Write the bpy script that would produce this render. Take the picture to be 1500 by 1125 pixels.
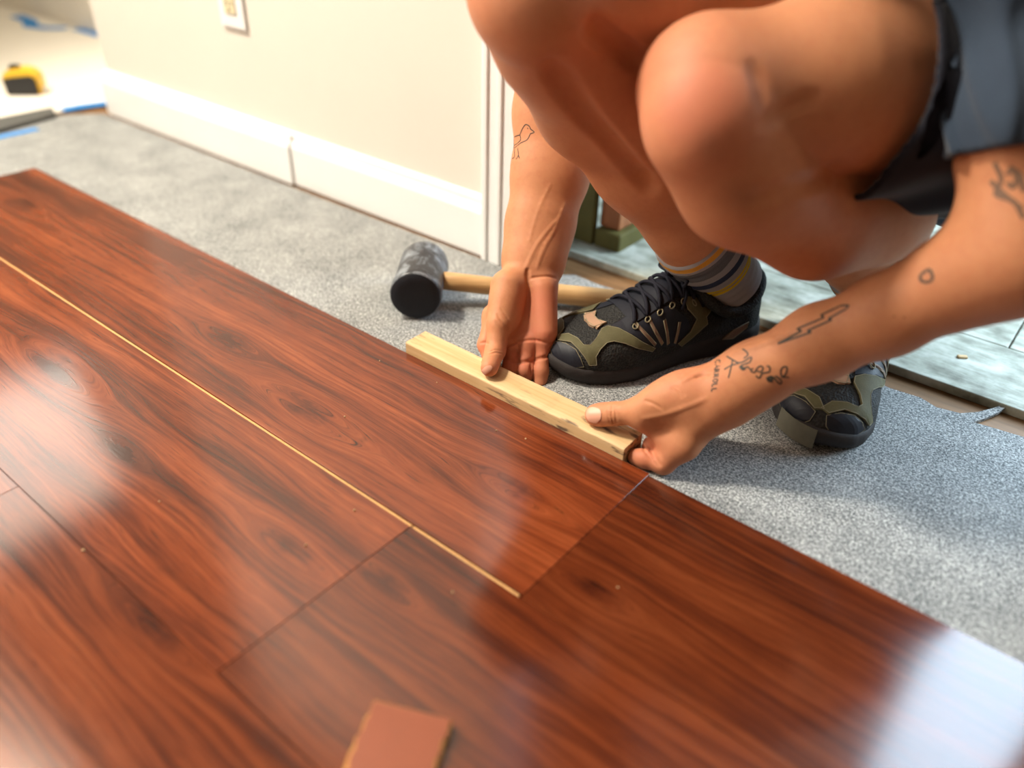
import bpy, bmesh, math, random
import numpy as np
from mathutils import Vector, Matrix, geometry
random.seed(4); RNG = np.random.default_rng(4)
for o in list(bpy.data.objects): bpy.data.objects.remove(o)
sc = bpy.context.scene
COL = sc.collection

# ------------------------------------------------------------------ camera
# world: x along the planks, y away from the photographer, z up, z = 0 is the plank surface
H, F = .53, 1177.26                      # lens height above the planks, focal length in pixels of a 1500 px wide frame
YAW, PIT, ROL = -.666, .599, .031
_f = np.array([math.sin(YAW)*math.cos(PIT), math.cos(YAW)*math.cos(PIT), -math.sin(PIT)])
_r0 = np.array([math.cos(YAW), -math.sin(YAW), 0]); _u0 = np.cross(_r0, _f)
CM = np.array([math.cos(ROL)*_r0+math.sin(ROL)*_u0, -math.sin(ROL)*_r0+math.cos(ROL)*_u0, _f])
CP = np.array([0, 0, H])
def ray(x, y): return np.array([(x-750)/F, (562.5-y)/F, 1.]) @ CM
def D(x, y, t): return CP + t*ray(x, y)                     # pixel + depth
def Z(x, y, h=0.):                                          # pixel on a level plane
    d = ray(x, y); return CP + (h-H)/d[2]*d
def YP(x, y, v):                                            # pixel on a plane y = v
    d = ray(x, y); return CP + v/d[1]*d
def PJ(p):
    c = (np.asarray(p)-CP) @ CM.T
    return np.stack([750+F*c[..., 0]/c[..., 2], 562.5-F*c[..., 1]/c[..., 2], c[..., 2]], -1)
cam = bpy.data.cameras.new('camera'); camo = bpy.data.objects.new('camera', cam); COL.objects.link(camo)
cam.sensor_width = 36; cam.lens = 36*F/1500; cam.clip_start = .02
mw = Matrix.Identity(4)
for i in range(3):
    mw[i][0], mw[i][1], mw[i][2], mw[i][3] = CM[0][i], CM[1][i], -CM[2][i], CP[i]
camo.matrix_world = mw
cam.dof.use_dof = True; cam.dof.focus_distance = .91; cam.dof.aperture_fstop = 1.75
sc.camera = camo

# ------------------------------------------------------------------ world, lights, exposure
sc.view_settings.view_transform = 'Standard'; sc.view_settings.look = 'None'
sc.view_settings.gamma = 1; sc.view_settings.exposure = 0.22
sc.view_settings.use_curve_mapping = False
try: sc.cycles.use_denoising = True
except Exception: pass
wd = bpy.data.worlds.new('world'); sc.world = wd; wd.use_nodes = True
wd.node_tree.nodes['Background'].inputs[0].default_value = (.75, .87, 1, 1)
wd.node_tree.nodes['Background'].inputs[1].default_value = 1.2
def area(name, loc, direction, sx, sy, power, col):
    l = bpy.data.lights.new(name, 'AREA'); l.shape = 'RECTANGLE'; l.size = sx; l.size_y = sy
    l.energy = power; l.color = col
    o = bpy.data.objects.new(name, l); COL.objects.link(o); o.location = loc
    o.rotation_euler = Vector(direction).to_track_quat('-Z', 'Y').to_euler()
    return o
# daylight at three unseen windows, the left one set close as warm fill
area('window_daylight_far_room', (.64, 1.93, 1.22), (0, -1, 0), 1.22, 1.7, 112, (.60, .81, 1))
area('window_fill_left', (-1.97, -.67, 1.40), (1, 0, 0), 1.5, 1.3, 44, (1, .88, .72))
area('window_daylight_recess', (-3.52, .80, 1.92), (1, 0, -.25), .8, .7, 11, (1, .90, .74))

# ------------------------------------------------------------------ helpers
def link(name, me, mat=None, parent=None):
    o = bpy.data.objects.new(name, me); COL.objects.link(o)
    if mat is not None:
        for m in (mat if isinstance(mat, (list, tuple)) else [mat]): me.materials.append(m)
    if parent is not None: o.parent = parent
    return o
def tag(o, label=None, cat=None, group=None, kind=None):
    if label: o['label'] = label
    if cat: o['category'] = cat
    if group: o['group'] = group
    if kind: o['kind'] = kind
    return o
def empty(name, loc=(0, 0, 0)):
    o = bpy.data.objects.new(name, None); COL.objects.link(o); o.location = loc; o.empty_display_size = .05
    return o
def mesh(name, v, f, smooth=False):
    me = bpy.data.meshes.new(name); me.from_pydata([tuple(map(float, p)) for p in v], [], [tuple(map(int, q)) for q in f]); me.update()
    if smooth: me.polygons.foreach_set('use_smooth', np.ones(len(me.polygons), bool))
    return me
def boxmesh(name, x0, x1, y0, y1, z0, z1, bev=0., seg=2):
    bm = bmesh.new(); bmesh.ops.create_cube(bm, size=1)
    for v in bm.verts:
        v.co = Vector(((x0+x1)/2+v.co.x*(x1-x0), (y0+y1)/2+v.co.y*(y1-y0), (z0+z1)/2+v.co.z*(z1-z0)))
    if bev: bmesh.ops.bevel(bm, geom=list(bm.edges), offset=bev, segments=seg, profile=.5, affect='EDGES')
    me = bpy.data.meshes.new(name); bm.to_mesh(me); bm.free(); return me
def box(name, x0, x1, y0, y1, z0, z1, mat, parent=None, bev=0.):
    return link(name, boxmesh(name, x0, x1, y0, y1, z0, z1, bev), mat, parent)
def tube(name, pts, r, n=8, closed=False):
    pts = [Vector(p) for p in pts]; N = len(pts); v = []; f = []
    rr = r if isinstance(r, (list, tuple)) else [r]*N
    ref = None
    for i, p in enumerate(pts):
        a = pts[(i-1) % N] if (closed or i > 0) else p; b = pts[(i+1) % N] if (closed or i < N-1) else p
        t = (b-a).normalized()
        if ref is None: ref = t.orthogonal()
        ref = (ref-t*ref.dot(t)).normalized(); s = t.cross(ref)
        for k in range(n):
            q = 2*math.pi*k/n; v.append(p+rr[i]*(math.cos(q)*ref+math.sin(q)*s))
    M_ = N if closed else N-1
    for i in range(M_):
        for k in range(n):
            a = i*n+k; b = i*n+(k+1) % n; c = ((i+1) % N)*n+(k+1) % n; d = ((i+1) % N)*n+k; f.append((a, b, c, d))
    if not closed: f.append(tuple(range(n))[::-1]); f.append(tuple((N-1)*n+k for k in range(n)))
    return mesh(name, v, f, True)
def spline(pts, n=6):
    P = [np.asarray(p, float) for p in pts]; out = []
    P = [2*P[0]-P[1]]+P+[2*P[-1]-P[-2]]
    for i in range(1, len(P)-2):
        for k in range(n):
            t = k/n; a, b, c, d = P[i-1:i+3]
            out.append(.5*((2*b)+(c-a)*t+(2*a-5*b+4*c-d)*t*t+(3*b-a-3*c+d)*t**3))
    out.append(P[-2]); return out

# ------------------------------------------------------------------ materials
class NT:
    def __init__(s, name):
        s.m = bpy.data.materials.new(name); s.m.use_nodes = True; s.t = s.m.node_tree; s.n = s.t.nodes
        s.b = s.n['Principled BSDF']
    def node(s, typ, **kw):
        n = s.n.new(typ)
        for k, v in kw.items(): setattr(n, k, v)
        return n
    def put(s, sock, v):
        if v is None: return
        if isinstance(v, bpy.types.NodeSocket): s.t.links.new(v, sock)
        else:
            if isinstance(v, (tuple, list)) and len(v) == 3 and sock.type == 'RGBA': v = (*v, 1)
            sock.default_value = v
    def math(s, op, a, b=None, c=None, clamp=False):
        n = s.node('ShaderNodeMath', operation=op, use_clamp=clamp)
        s.put(n.inputs[0], a); s.put(n.inputs[1], b)
        if c is not None: s.put(n.inputs[2], c)
        return n.outputs[0]
    def comb(s, x, y, z=0.):
        n = s.node('ShaderNodeCombineXYZ'); s.put(n.inputs[0], x); s.put(n.inputs[1], y); s.put(n.inputs[2], z); return n.outputs[0]
    def sep(s, v):
        n = s.node('ShaderNodeSeparateXYZ'); s.put(n.inputs[0], v); return n.outputs
    def obj(s): return s.node('ShaderNodeTexCoord').outputs['Object']
    def noise(s, vec, scale, detail=2, rough=.5, dist=0.):
        n = s.node('ShaderNodeTexNoise'); s.put(n.inputs['Vector'], vec); s.put(n.inputs['Scale'], scale)
        n.inputs['Detail'].default_value = detail; n.inputs['Roughness'].default_value = rough; n.inputs['Distortion'].default_value = dist
        return n.outputs['Fac']
    def scale(s, vec, v):
        n = s.node('ShaderNodeVectorMath', operation='MULTIPLY'); s.put(n.inputs[0], vec); n.inputs[1].default_value = v; return n.outputs[0]
    def add(s, vec, v):
        n = s.node('ShaderNodeVectorMath', operation='ADD'); s.put(n.inputs[0], vec); n.inputs[1].default_value = v; return n.outputs[0]
    def ramp(s, fac, stops, mode='LINEAR'):
        n = s.node('ShaderNodeValToRGB'); s.put(n.inputs[0], fac); e = n.color_ramp.elements; n.color_ramp.interpolation = mode
        while len(e) < len(stops): e.new(.5)
        for el, (p, c) in zip(e, stops): el.position = p; el.color = (*c, 1)
        return n.outputs[0]
    def mix(s, fac, a, b, typ='MIX'):
        n = s.node('ShaderNodeMix', data_type='RGBA', blend_type=typ); s.put(n.inputs[0], fac); s.put(n.inputs[6], a); s.put(n.inputs[7], b); return n.outputs[2]
    def bump(s, h, strength=.3, dist=.001):
        n = s.node('ShaderNodeBump'); s.put(n.inputs['Height'], h); n.inputs['Strength'].default_value = strength; n.inputs['Distance'].default_value = dist
        s.t.links.new(n.outputs[0], s.b.inputs['Normal'])
    def attr(s, name):
        n = s.node('ShaderNodeAttribute'); n.attribute_name = name; return n
    def out(s, col=None, rough=None, spec=None, **kw):
        s.put(s.b.inputs['Base Color'], col); s.put(s.b.inputs['Roughness'], rough); s.put(s.b.inputs['Specular IOR Level'], spec)
        for k, v in kw.items(): s.put(s.b.inputs[k.replace('_', ' ')], v)
        return s.m
def plain(name, col, rough=.5, spec=.4, var=.12, scale=30, bump=.0, bscale=400, **kw):
    t = NT(name); p = t.obj(); n = t.noise(p, scale, 4, .6)
    c = t.mix(n, tuple(x*(1-var) for x in col), tuple(min(1, x*(1+var)) for x in col))
    if bump: t.bump(t.noise(p, bscale, 3, .6), bump, .001)
    return t.out(c, rough, spec, **kw)

def laminate(name, seed, knots, dark=1.0):
    """glossy red-brown laminate with streaky figure; knots = (x, y, radius) in the plank's own metres"""
    dark *= .69
    t = NT(name); p = t.add(t.obj(), (0, 0, 0)); X, Y, _ = t.sep(p)
    off = (seed*3.71, seed*1.37, seed*.53)
    po = t.add(p, off)
    w1 = t.noise(t.scale(po, (3.2, 15, 1)), 1, 2, .5)
    w2 = t.noise(t.scale(po, (9, 50, 1)), 1, 2, .5)
    v = t.math('ADD', Y, t.math('MULTIPLY', t.math('SUBTRACT', w1, .5), .030))
    v = t.math('ADD', v, t.math('MULTIPLY', t.math('SUBTRACT', w2, .5), .008))
    kd = None
    for kx, ky, r in knots:
        r *= .8
        ex = t.math('DIVIDE', t.math('SUBTRACT', X, kx), r*2.6); ey = t.math('DIVIDE', t.math('SUBTRACT', Y, ky), r)
        d2 = t.math('ADD', t.math('MULTIPLY', ex, ex), t.math('MULTIPLY', ey, ey))
        q = t.math('POWER', 2.718, t.math('MULTIPLY', d2, -.55))
        sgn = t.math('TANH', t.math('MULTIPLY', ey, 2.0))
        v = t.math('ADD', v, t.math('MULTIPLY', t.math('MULTIPLY', q, sgn), -r*1.15))
        kk = t.math('POWER', 2.718, t.math('MULTIPLY', t.math('ADD', d2, t.math('MULTIPLY', w2, .25)), -3.0))
        kd = kk if kd is None else t.math('MAXIMUM', kd, kk)
    vec = t.comb(t.math('ADD', X, off[0]), v, off[2])
    broad = t.noise(t.scale(vec, (1.8, 34, 1)), 1, 3, .55, .2)
    mid = t.noise(t.scale(vec, (4, 190, 1)), 1, 3, .6, .1)
    fine = t.noise(t.scale(vec, (22, 800, 1)), 1, 2, .6)
    blot = t.noise(t.scale(po, (7, 12, 1)), 1, 3, .6)
    s = t.math('ADD', t.math('MULTIPLY', broad, .50), t.math('MULTIPLY', mid, .46))
    s = t.math('ADD', s, t.math('MULTIPLY', t.math('SUBTRACT', fine, .5), .30))
    s = t.math('ADD', s, t.math('MULTIPLY', t.math('SUBTRACT', blot, .5), .22))
    if kd is not None:
        kn = t.noise(t.scale(vec, (60, 160, 1)), 1, 2, .6)
        s = t.math('SUBTRACT', s, t.math('MULTIPLY', kd, t.math('MULTIPLY', kn, .40)))
    col = t.ramp(s, [(.28, (.055*dark, .013*dark, .007*dark)), (.40, (.135*dark, .028*dark, .011*dark)), (.50, (.235*dark, .048*dark, .015*dark)), (.64, (.37*dark, .088*dark, .028*dark))])
    t.bump(t.math('ADD', fine, t.math('MULTIPLY', mid, .5)), .07, .0005)
    col = t.mix(t.math('MULTIPLY', t.math('SUBTRACT', fine, .56, clamp=True), 4.5, clamp=True), col, (.035*dark, .009*dark, .005*dark))
    rough = t.math('ADD', t.math('MULTIPLY', mid, .06), .09)
    return t.out(col, rough, .5)
def pine(name, a, b, sc_=(2, 120, 60), marks=0.):
    t = NT(name); p = t.obj(); n = t.noise(t.scale(p, sc_), 1, 4, .6, .3)
    c = t.ramp(n, [(.3, a), (.7, b)])
    if marks:
        k = t.noise(t.scale(p, (22, 75, 120)), 1, 3, .65); k2 = t.noise(p, 9, 2)
        k = t.math('MULTIPLY', t.math('SUBTRACT', k, .555, clamp=True), t.math('MULTIPLY', t.math('SUBTRACT', k2, .38, clamp=True), 30*marks), clamp=True)
        c = t.mix(k, c, (.17, .11, .07))
    t.bump(n, .25, .0006)
    return t.out(c, .55, .3)

M = {}
M['wall'] = plain('cream_wall_paint', (.75, .705, .63), .7, .2, .03, 6, .10, 260)
M['brownwall'] = plain('darkened_brown_wall', (.20, .14, .10), .7, .2, .05, 6)  # unseen front and right walls made dark to cut bounced light
M['white'] = plain('white_trim_paint', (.86, .86, .85), .35, .4, .03, 8)
M['ceil'] = plain('greyed_ceiling', (.38, .35, .31), .9, .1, .03)  # unseen ceiling toned down to grey so less light bounces
M['core'] = plain('pale_fibreboard_core', (.62, .36, .15), .8, .1, .2, 200)
M['pine'] = pine('pale_pine', (.58, .37, .17), (.76, .55, .31), (3, 110, 60), 1.6)
M['handle'] = pine('ash_handle', (.45, .24, .09), (.66, .42, .19), (6, 6, 160))
M['stud'] = pine('reddish_stud', (.26, .085, .03), (.40, .15, .055), (60, 60, 4))
def underlay():
    t = NT('blue_grey_underlay'); p = t.obj()
    a = t.noise(p, 420, 2, .7); b = t.noise(p, 900, 1, .7); c = t.noise(p, 14, 3, .6)
    s = t.math('ADD', t.math('MULTIPLY', a, .6), t.math('ADD', t.math('MULTIPLY', b, .4), t.math('MULTIPLY', t.math('SUBTRACT', c, .5), .12)))
    col = t.ramp(s, [(.39, (.055, .060, .063)), (.48, (.205, .213, .212)), (.56, (.37, .374, .365)), (.66, (.70, .70, .68))])
    t.bump(a, .5, .0012)
    return t.out(col, .8, .25)
M['pad'] = underlay()
M['subfloor'] = pine('old_brown_subfloor', (.13, .065, .025), (.27, .14, .06), (5, 60, 20))
def greyboard():
    t = NT('worn_grey_green_boards'); p = t.obj()
    n = t.noise(t.scale(p, (9, 45, 9)), 1, 5, .65, .4); b = t.noise(p, 26, 4, .65)
    s = t.math('ADD', t.math('MULTIPLY', n, .55), t.math('MULTIPLY', b, .45))
    col = t.ramp(s, [(.34, (.15, .15, .115)), (.48, (.34, .35, .285)), (.62, (.56, .57, .50))])
    t.bump(n, .3, .001)
    return t.out(col, .6, .3)
M['grey'] = greyboard()
M['paper'] = plain('cream_floor_paper', (.80, .76, .68), .75, .15, .04, 12, .25, 12)
M['blue'] = plain('blue_masking_tape', (.035, .24, .62), .6, .2, .1)
M['dkgrey'] = plain('dark_grey_strip', (.09, .09, .085), .7, .3, .3, 60)
M['olive'] = plain('olive_green_paint', (.11, .092, .026), .7, .2, .45, 18, .2, 60)
M['yellow'] = plain('yellow_plastic', (.85, .52, .03), .35, .5, .05)
M['black'] = plain('black_plastic', (.012, .012, .014), .4, .5, .2)
M['metal'] = plain('steel', (.55, .55, .55), .3, .5, .05, Metallic=1.0)
M['ivory'] = plain('ivory_plastic', (.74, .66, .44), .35, .4, .03)
M['dark'] = plain('dark_slot', (.02, .017, .012), .7, .2, .05)
def rubber():
    t = NT('black_rubber_scuffed'); p = t.obj(); n = t.noise(t.scale(p, (40, 40, 25)), 1, 5, .7, .6)
    g = t.sep(p)[2]
    side = t.math('MULTIPLY', t.math('SUBTRACT', n, .46, clamp=True), 3.2, clamp=True)
    col = t.mix(side, (.016, .017, .022), (.34, .38, .42))
    t.bump(n, .2, .001)
    return t.out(col, t.math('ADD', t.math('MULTIPLY', n, .2), .3), .5)
M['rubber'] = rubber(); M['rubberface'] = plain('black_rubber_face', (.010, .011, .017), .65, .35, .25, 300, .3, 500)
M['scrapface'] = plain('brown_backing_layer', (.23, .055, .02), .45, .4, .1, 60, .1, 300)
M['scrapcore'] = plain('chipped_core_edge', (.42, .19, .06), .85, .1, .3, 250, .5, 400)
M['glass'] = plain('frosted_pane', (.9, .95, 1), .1, .5, .01)

# ------------------------------------------------------------------ the room
def struct(o, label=None): o['kind'] = 'structure'; return tag(o, label) if label else o
PADZ = -.010; SUB = -.014
floor = struct(box('floor', -3.6, 2.3, -2.25, 2.05, SUB-.05, SUB, M['subfloor']), 'old brown subfloor under the whole room')
WY = .877
def wall(name, *a): return struct(box(name, *a, M['wall']))
wb = wall('wall_back', -1.85, -.735, WY, WY+.11, SUB, 2.42)
wall('wall_back_right', .17, 2.3, WY, WY+.11, SUB, 2.42)
box('lintel', -.735, .17, WY, WY+.11, 2.03, 2.42, M['wall'], wb)
wall('wall_recess', -3.6, -1.85, 1.27, 1.37, SUB, 2.42)
wall('wall_recess_side', -1.85, -1.75, WY+.11, 1.37, SUB, 2.42)
wl = wall('wall_left', -2.15, -2.05, -2.35, .25, SUB, .70)
box('upper_wall', -2.15, -2.05, -2.35, .25, 2.10, 2.42, M['wall'], wl)
box('side_wall', -2.15, -2.05, -2.35, -1.46, .70, 2.10, M['wall'], wl); box('side_wall', -2.15, -2.05, .12, .25, .70, 2.10, M['wall'], wl)
wall('wall_left_return', -3.6, -2.15, .15, .25, SUB, 2.42)
we = wall('wall_recess_end', -3.7, -3.6, .15, 1.37, SUB, 1.52)
box('side_wall', -3.7, -3.6, .15, .36, 1.52, 2.30, M['wall'], we); box('upper_wall', -3.7, -3.6, .15, 1.37, 2.30, 2.42, M['wall'], we); box('side_wall', -3.7, -3.6, 1.24, 1.37, 1.52, 2.30, M['wall'], we)
struct(box('wall_front', -2.15, 2.3, -2.35, -2.25, SUB, 2.42, M['brownwall']))
struct(box('wall_right', 2.3, 2.4, -2.35, 2.15, SUB, 2.42, M['brownwall']))
wfar = wall('wall_far', -1.6, 2.3, 2.05, 2.15, SUB, .34)
box('upper_wall', -1.6, 2.3, 2.05, 2.15, 2.10, 2.42, M['wall'], wfar)
box('side_wall', -1.6, .0, 2.05, 2.15, .34, 2.10, M['wall'], wfar); box('side_wall', 1.28, 2.3, 2.05, 2.15, .34, 2.10, M['wall'], wfar)
wall('wall_far_side', -1.70, -1.6, 1.37, 2.15, SUB, 2.42)
struct(box('ceiling', -3.7, 2.4, -2.35, 2.15, 2.42, 2.5, M['ceil']))
def window(name, horizontal, a0, a1, z0, z1, at):
    """sash window with a frame and a middle rail; `at` is the wall plane"""
    r = empty(name, (0, 0, 0)); struct(r)
    def b(n, p0, p1, q0, q1, m):
        if horizontal: box(n, p0, p1, at-.02, at+.02, q0, q1, m, r)
        else: box(n, at-.02, at+.02, p0, p1, q0, q1, m, r)
    t_ = .05
    b('window_frame', a0, a0+t_, z0, z1, M['white']); b('window_frame', a1-t_, a1, z0, z1, M['white'])
    b('window_frame', a0+t_, a1-t_, z0, z0+t_, M['white']); b('window_frame', a0+t_, a1-t_, z1-t_, z1, M['white'])
    return r
window('window_1', True, .0, 1.28, .34, 2.10, 2.08)
window('window_2', False, -1.46, .12, .70, 2.10, -2.09)  # unseen window added close by to carry the left fill light
window('window_3', False, .36, 1.24, 1.52, 2.30, -3.64)

# baseboards and the door casing
def profile_x(name, x0, x1, prof, mat, parent=None):        # prof: (y, z) outline swept along x
    n = len(prof); v = [(x0, y, z) for y, z in prof]+[(x1, y, z) for y, z in prof]
    f = [(i, (i+1) % n, n+(i+1) % n, n+i) for i in range(n)]+[tuple(range(n))[::-1], tuple(range(n, 2*n))]
    return link(name, mesh(name, v, f), mat, parent)
def bb(th): return [(WY, PADZ), (WY-th, PADZ), (WY-th, .058), (WY-th+.003, .066), (WY-th+.007, .069), (WY-th+.008, .078), (WY-.003, .083), (WY, .083)]
struct(profile_x('baseboard_back', -1.20, -.742, bb(.014), M['white']))
struct(profile_x('baseboard_back_left', -1.85, -1.20, bb(.019), M['white']))
trim = struct(profile_x('trim_1', -.742, -.66, [(WY-.001, PADZ), (WY-.020, PADZ), (WY-.020, 2.05), (WY-.001, 2.05)], M['white']))
for x0, x1 in ((-.738, -.730), (-.712, -.704), (-.676, -.666)):
    box('bead', x0, x1, WY-.0235, WY-.019, PADZ, 2.05, M['white'], trim, .0012)
struct(box('trim_2', -.735, -.70, WY+.001, WY+.11, PADZ, 2.03, M['white']))

# far side of the doorway: olive panel, raw stud, worn boards
tag(link('wall_panel', boxmesh('wall_panel', -.86, -.634, .999, 1.012, SUB, .62, .002), M['olive']), 'olive green painted panel standing behind the white door casing', 'panel')
tag(link('wooden_stud', boxmesh('wooden_stud', -.632, -.596, 1.014, 1.085, .0262, .9, .003), M['stud']), 'reddish brown raw timber stud beside the olive panel', 'stud')
tag(link('sole_plate', boxmesh('sole_plate', -.632, -.585, 1.001, 1.12, SUB, .026, .004), M['olive']), 'olive painted timber block under the raw stud', 'timber')
bx = [-1.5, -.42, .62, 2.2]
for r_ in range(6):
    y0 = .958+r_*.145; sh = (r_*.37) % .6
    for i in range(3):
        x0, x1 = bx[i]+sh*(i > 0)+.001, min(2.25, bx[i+1]+sh*(i < 2))-.001
        if r_ == 0 and i == 0: x0 = -.70
        b_ = link('floorboard', boxmesh('floorboard', x0, x1, y0+.001, y0+.144, SUB, -.002, .0015), M['grey'], floor)
# ------------------------------------------------------------------ underlay sheet with its torn edge
edge = [(-3.4, .62), (-1.96, .66), (-1.90, .80), (-1.86, WY-.027), (-1.2, WY-.027), (-.745, WY-.021), (-.66, WY-.018), (-.60, .905), (-.48, .912), (-.36, .925), (-.27, .915), (-.20, .922), (-.14, .917),
        (-.105, .921), (-.085, .913), (-.060, .919), (-.045, .934), (-.030, .955), (-.022, .972), (-.019, .969), (-.026, .946), (-.036, .925), (-.044, .910), (-.030, .913), (.007, .918), (.05, .926), (.13, .921), (.3, .93), (2.25, .92)]
edge2 = []
for i in range(len(edge)-1):
    a, b = np.array(edge[i]), np.array(edge[i+1]); n = max(1, int(np.linalg.norm(b-a)/.02)) if -0.75 < a[0] < .35 else 1
    for k in range(n): edge2.append(a+(b-a)*k/n+(RNG.normal(0, .0012, 2) if n > 1 else 0))
edge2.append(np.array(edge[-1]))
out = [(2.25, -2.2), (-3.4, -2.2)]+[tuple(p) for p in edge2]; n = len(out)
def padz(x, y): return PADZ+.006*max(0, min(1, (y-.93)/.04)) if -.06 < x < -.012 else PADZ
v = [(x, y, padz(x, y)) for x, y in out]+[(x, y, SUB+.0003+padz(x, y)-PADZ) for x, y in out]
f = [tuple(range(n))[::-1], tuple(range(n, 2*n))]+[(i, (i+1) % n, n+(i+1) % n, n+i) for i in range(n)]
me = mesh('underlay_sheet', v, f); bm = bmesh.new(); bm.from_mesh(me); bmesh.ops.triangulate(bm, faces=[q for q in bm.faces if len(q.verts) > 4]); bmesh.ops.recalc_face_normals(bm, faces=bm.faces); bm.to_mesh(me); bm.free()
tag(link('underlay_sheet', me, M['pad']), 'speckled blue grey foam underlay sheet spread over the subfloor, edge torn', 'underlay')

# ------------------------------------------------------------------ laminate planks
W = .2067; Y1 = .5745; TH = .0098
def plank(name, x0, x1, row, seed, knots, parent=floor, shift=0., dark=1.):
    y1 = Y1-row*W; y0 = y1-W
    o = link(name, boxmesh(name, 0, x1-x0-.0006, 0, W-.0006, -TH, 0, .00018, 1), laminate('laminate_%d' % seed, seed, knots, dark), parent)
    o.location = (x0+.0003, y0+.0003+shift, 0)
    return o
def loc(px, py, x0, row):
    p = Z(px, py); return (p[0]-x0, p[1]-(Y1-(row+1)*W))
GAP = .0034
lp = plank('laminate_plank', -1.591, -.273, 0, 1, [(*loc(450, 605, -1.591, 0), .030), (*loc(755, 722, -1.591, 0), .024), (*loc(330, 500, -1.591, 0), .024), (*loc(30, 300, -1.591, 0), .03)], None, GAP)
tag(lp, 'loose laminate plank beside the pine block, pale gap showing along its other edge', 'plank')
plank('plank', -.273, 1.045, 0, 2, [(*loc(868, 862, -.273, 0), .020), (.75, .08, .03)], dark=.62)
p2 = plank('plank', -1.70, -.403, 1, 3, [(*loc(85, 535, -1.70, 1), .034), (*loc(180, 660, -1.70, 1), .018), (*loc(420, 800, -1.70, 1), .022)])
p3 = plank('plank', -.403, .90, 1, 4, [(*loc(560, 850, -.403, 1), .016), (.5, .1, .03)], dark=.72)
plank('plank', -2.0, -.727, 2, 5, [(1.1, .1, .03)])
plank('plank', -.727, .59, 2, 6, [(*loc(230, 910, -.727, 2), .030), (.62, .12, .02)], dark=.8)
for i, (x0, x1, row) in enumerate([(-1.55, -.25, 3), (-.25, 1.05, 3), (-1.85, -.56, 4), (-.56, .74, 4), (-1.3, 0., 5), (0., 1.3, 5), (1.045, 2.2, 0), (.90, 2.2, 1), (.59, 1.9, 2)]):
    plank('plank', x0, x1, row, 7+i, [(.5, .09, .026)], dark=.8)
for o_, x0, x1 in ((p2, -1.591, -.403), (p3, -.403, -.275)):      # bare tongue showing in the open joint
    t_ = box('tongue', x0-o_.location.x+.001, x1-o_.location.x-.001, W-.0012, W+GAP-.0004, -.007, -.0016, M['core'], o_, .0004)
tag(lp, None)
# specks of sawdust on the planks
for i, (px, py) in enumerate([(727, 630), (770, 642), (519, 747), (448, 798), (663, 867), (233, 734), (122, 806), (556, 528), (640, 560), (505, 610), (905, 860)]):
    p = Z(px, py, .001); s_ = random.uniform(.0007, .0014)
    bm = bmesh.new(); bmesh.ops.create_icosphere(bm, subdivisions=1, radius=s_)
    for q in bm.verts: q.co *= random.uniform(.7, 1.3)
    me = bpy.data.meshes.new('wood_chip'); bm.to_mesh(me); bm.free()
    o_ = link('wood_chip', me, M['pine']); o_.location = (p[0], p[1], s_*.8)
    tag(o_, 'tiny pale sawdust chip lying on the red brown planks', 'chip', 'sawdust chips on the planks')
c_ = link('wood_chip', boxmesh('wood_chip', -.006, .006, -.003, .003, 0, .003, .001), M['pine']); p = Z(1410, 522, 0); c_.location = (p[0], p[1], -.002); c_.rotation_euler.z = .6
tag(c_, 'yellowish wood chip lying on the worn grey floorboards', 'chip')

# ------------------------------------------------------------------ tapping block
bm = bmesh.new(); bx0, bx1, by0, by1, bz0, bz1 = -.622, -.306, .5782, .6145, PADZ, .0145
bmesh.ops.create_cube(bm, size=1)
for v_ in bm.verts: v_.co = Vector(((v_.co.x)*(bx1-bx0), v_.co.y*(by1-by0), (v_.co.z+.5)*(bz1-bz0)))
bmesh.ops.bevel(bm, geom=[e for e in bm.edges if abs(e.verts[0].co.x-e.verts[1].co.x) > .1], offset=.0022, segments=3, profile=.5, affect='EDGES')
bmesh.ops.subdivide_edges(bm, edges=[e for e in bm.edges if abs(e.verts[0].co.x-e.verts[1].co.x) > .1], cuts=60)
for v_ in bm.verts:
    if v_.co.z > .01:
        k = math.sin(v_.co.x*70)*math.sin(v_.co.x*173+1)
        v_.co.z -= .0004*max(0, k)
        if v_.co.y < -.01: v_.co.y += .0007*max(0, math.sin(v_.co.x*95+2)*math.sin(v_.co.x*41)); v_.co.z -= .0005*max(0, math.sin(v_.co.x*130))
me = bpy.data.meshes.new('tapping_block'); bm.to_mesh(me); bm.free()
tb = link('tapping_block', me, M['pine']); tb.location = ((bx0+bx1)/2, (by0+by1)/2, bz0)
tag(tb, 'pale pine tapping block with dented edge held against the loose plank', 'wood block')

# ------------------------------------------------------------------ rubber mallet
a = Z(648, 410, .024); b = Z(922, 440, .004)
hd = (b-a)/np.linalg.norm(b-a); ax = np.cross(hd, (0, 0, 1)); ax /= np.linalg.norm(ax)      # head axis, level, across the handle
if ax[1] > 0: ax = -ax
RH, LH = .0345, .108
root = empty('rubber_mallet', tuple((a-hd*.028)*[1, 1, 0]+[0, 0, PADZ]))
tag(root, 'black rubber mallet with a wooden handle lying on the underlay', 'mallet')
def lathe(name, prof, c, axis, n=40):
    axis = Vector(axis).normalized(); u = axis.orthogonal().normalized(); w = axis.cross(u); v = []; f = []
    for s_, r_ in prof:
        for k in range(n):
            q = 2*math.pi*k/n; v.append(Vector(c)+axis*s_+r_*(math.cos(q)*u+math.sin(q)*w))
    for i in range(len(prof)-1):
        for k in range(n): f.append((i*n+k, i*n+(k+1) % n, (i+1)*n+(k+1) % n, (i+1)*n+k))
    f.append(tuple(range(n))[::-1]); f.append(tuple((len(prof)-1)*n+k for k in range(n)))
    return mesh(name, v, f, True)
hc = Vector((*(a-hd*.030)[:2], PADZ+RH+.001))-root.location
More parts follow.
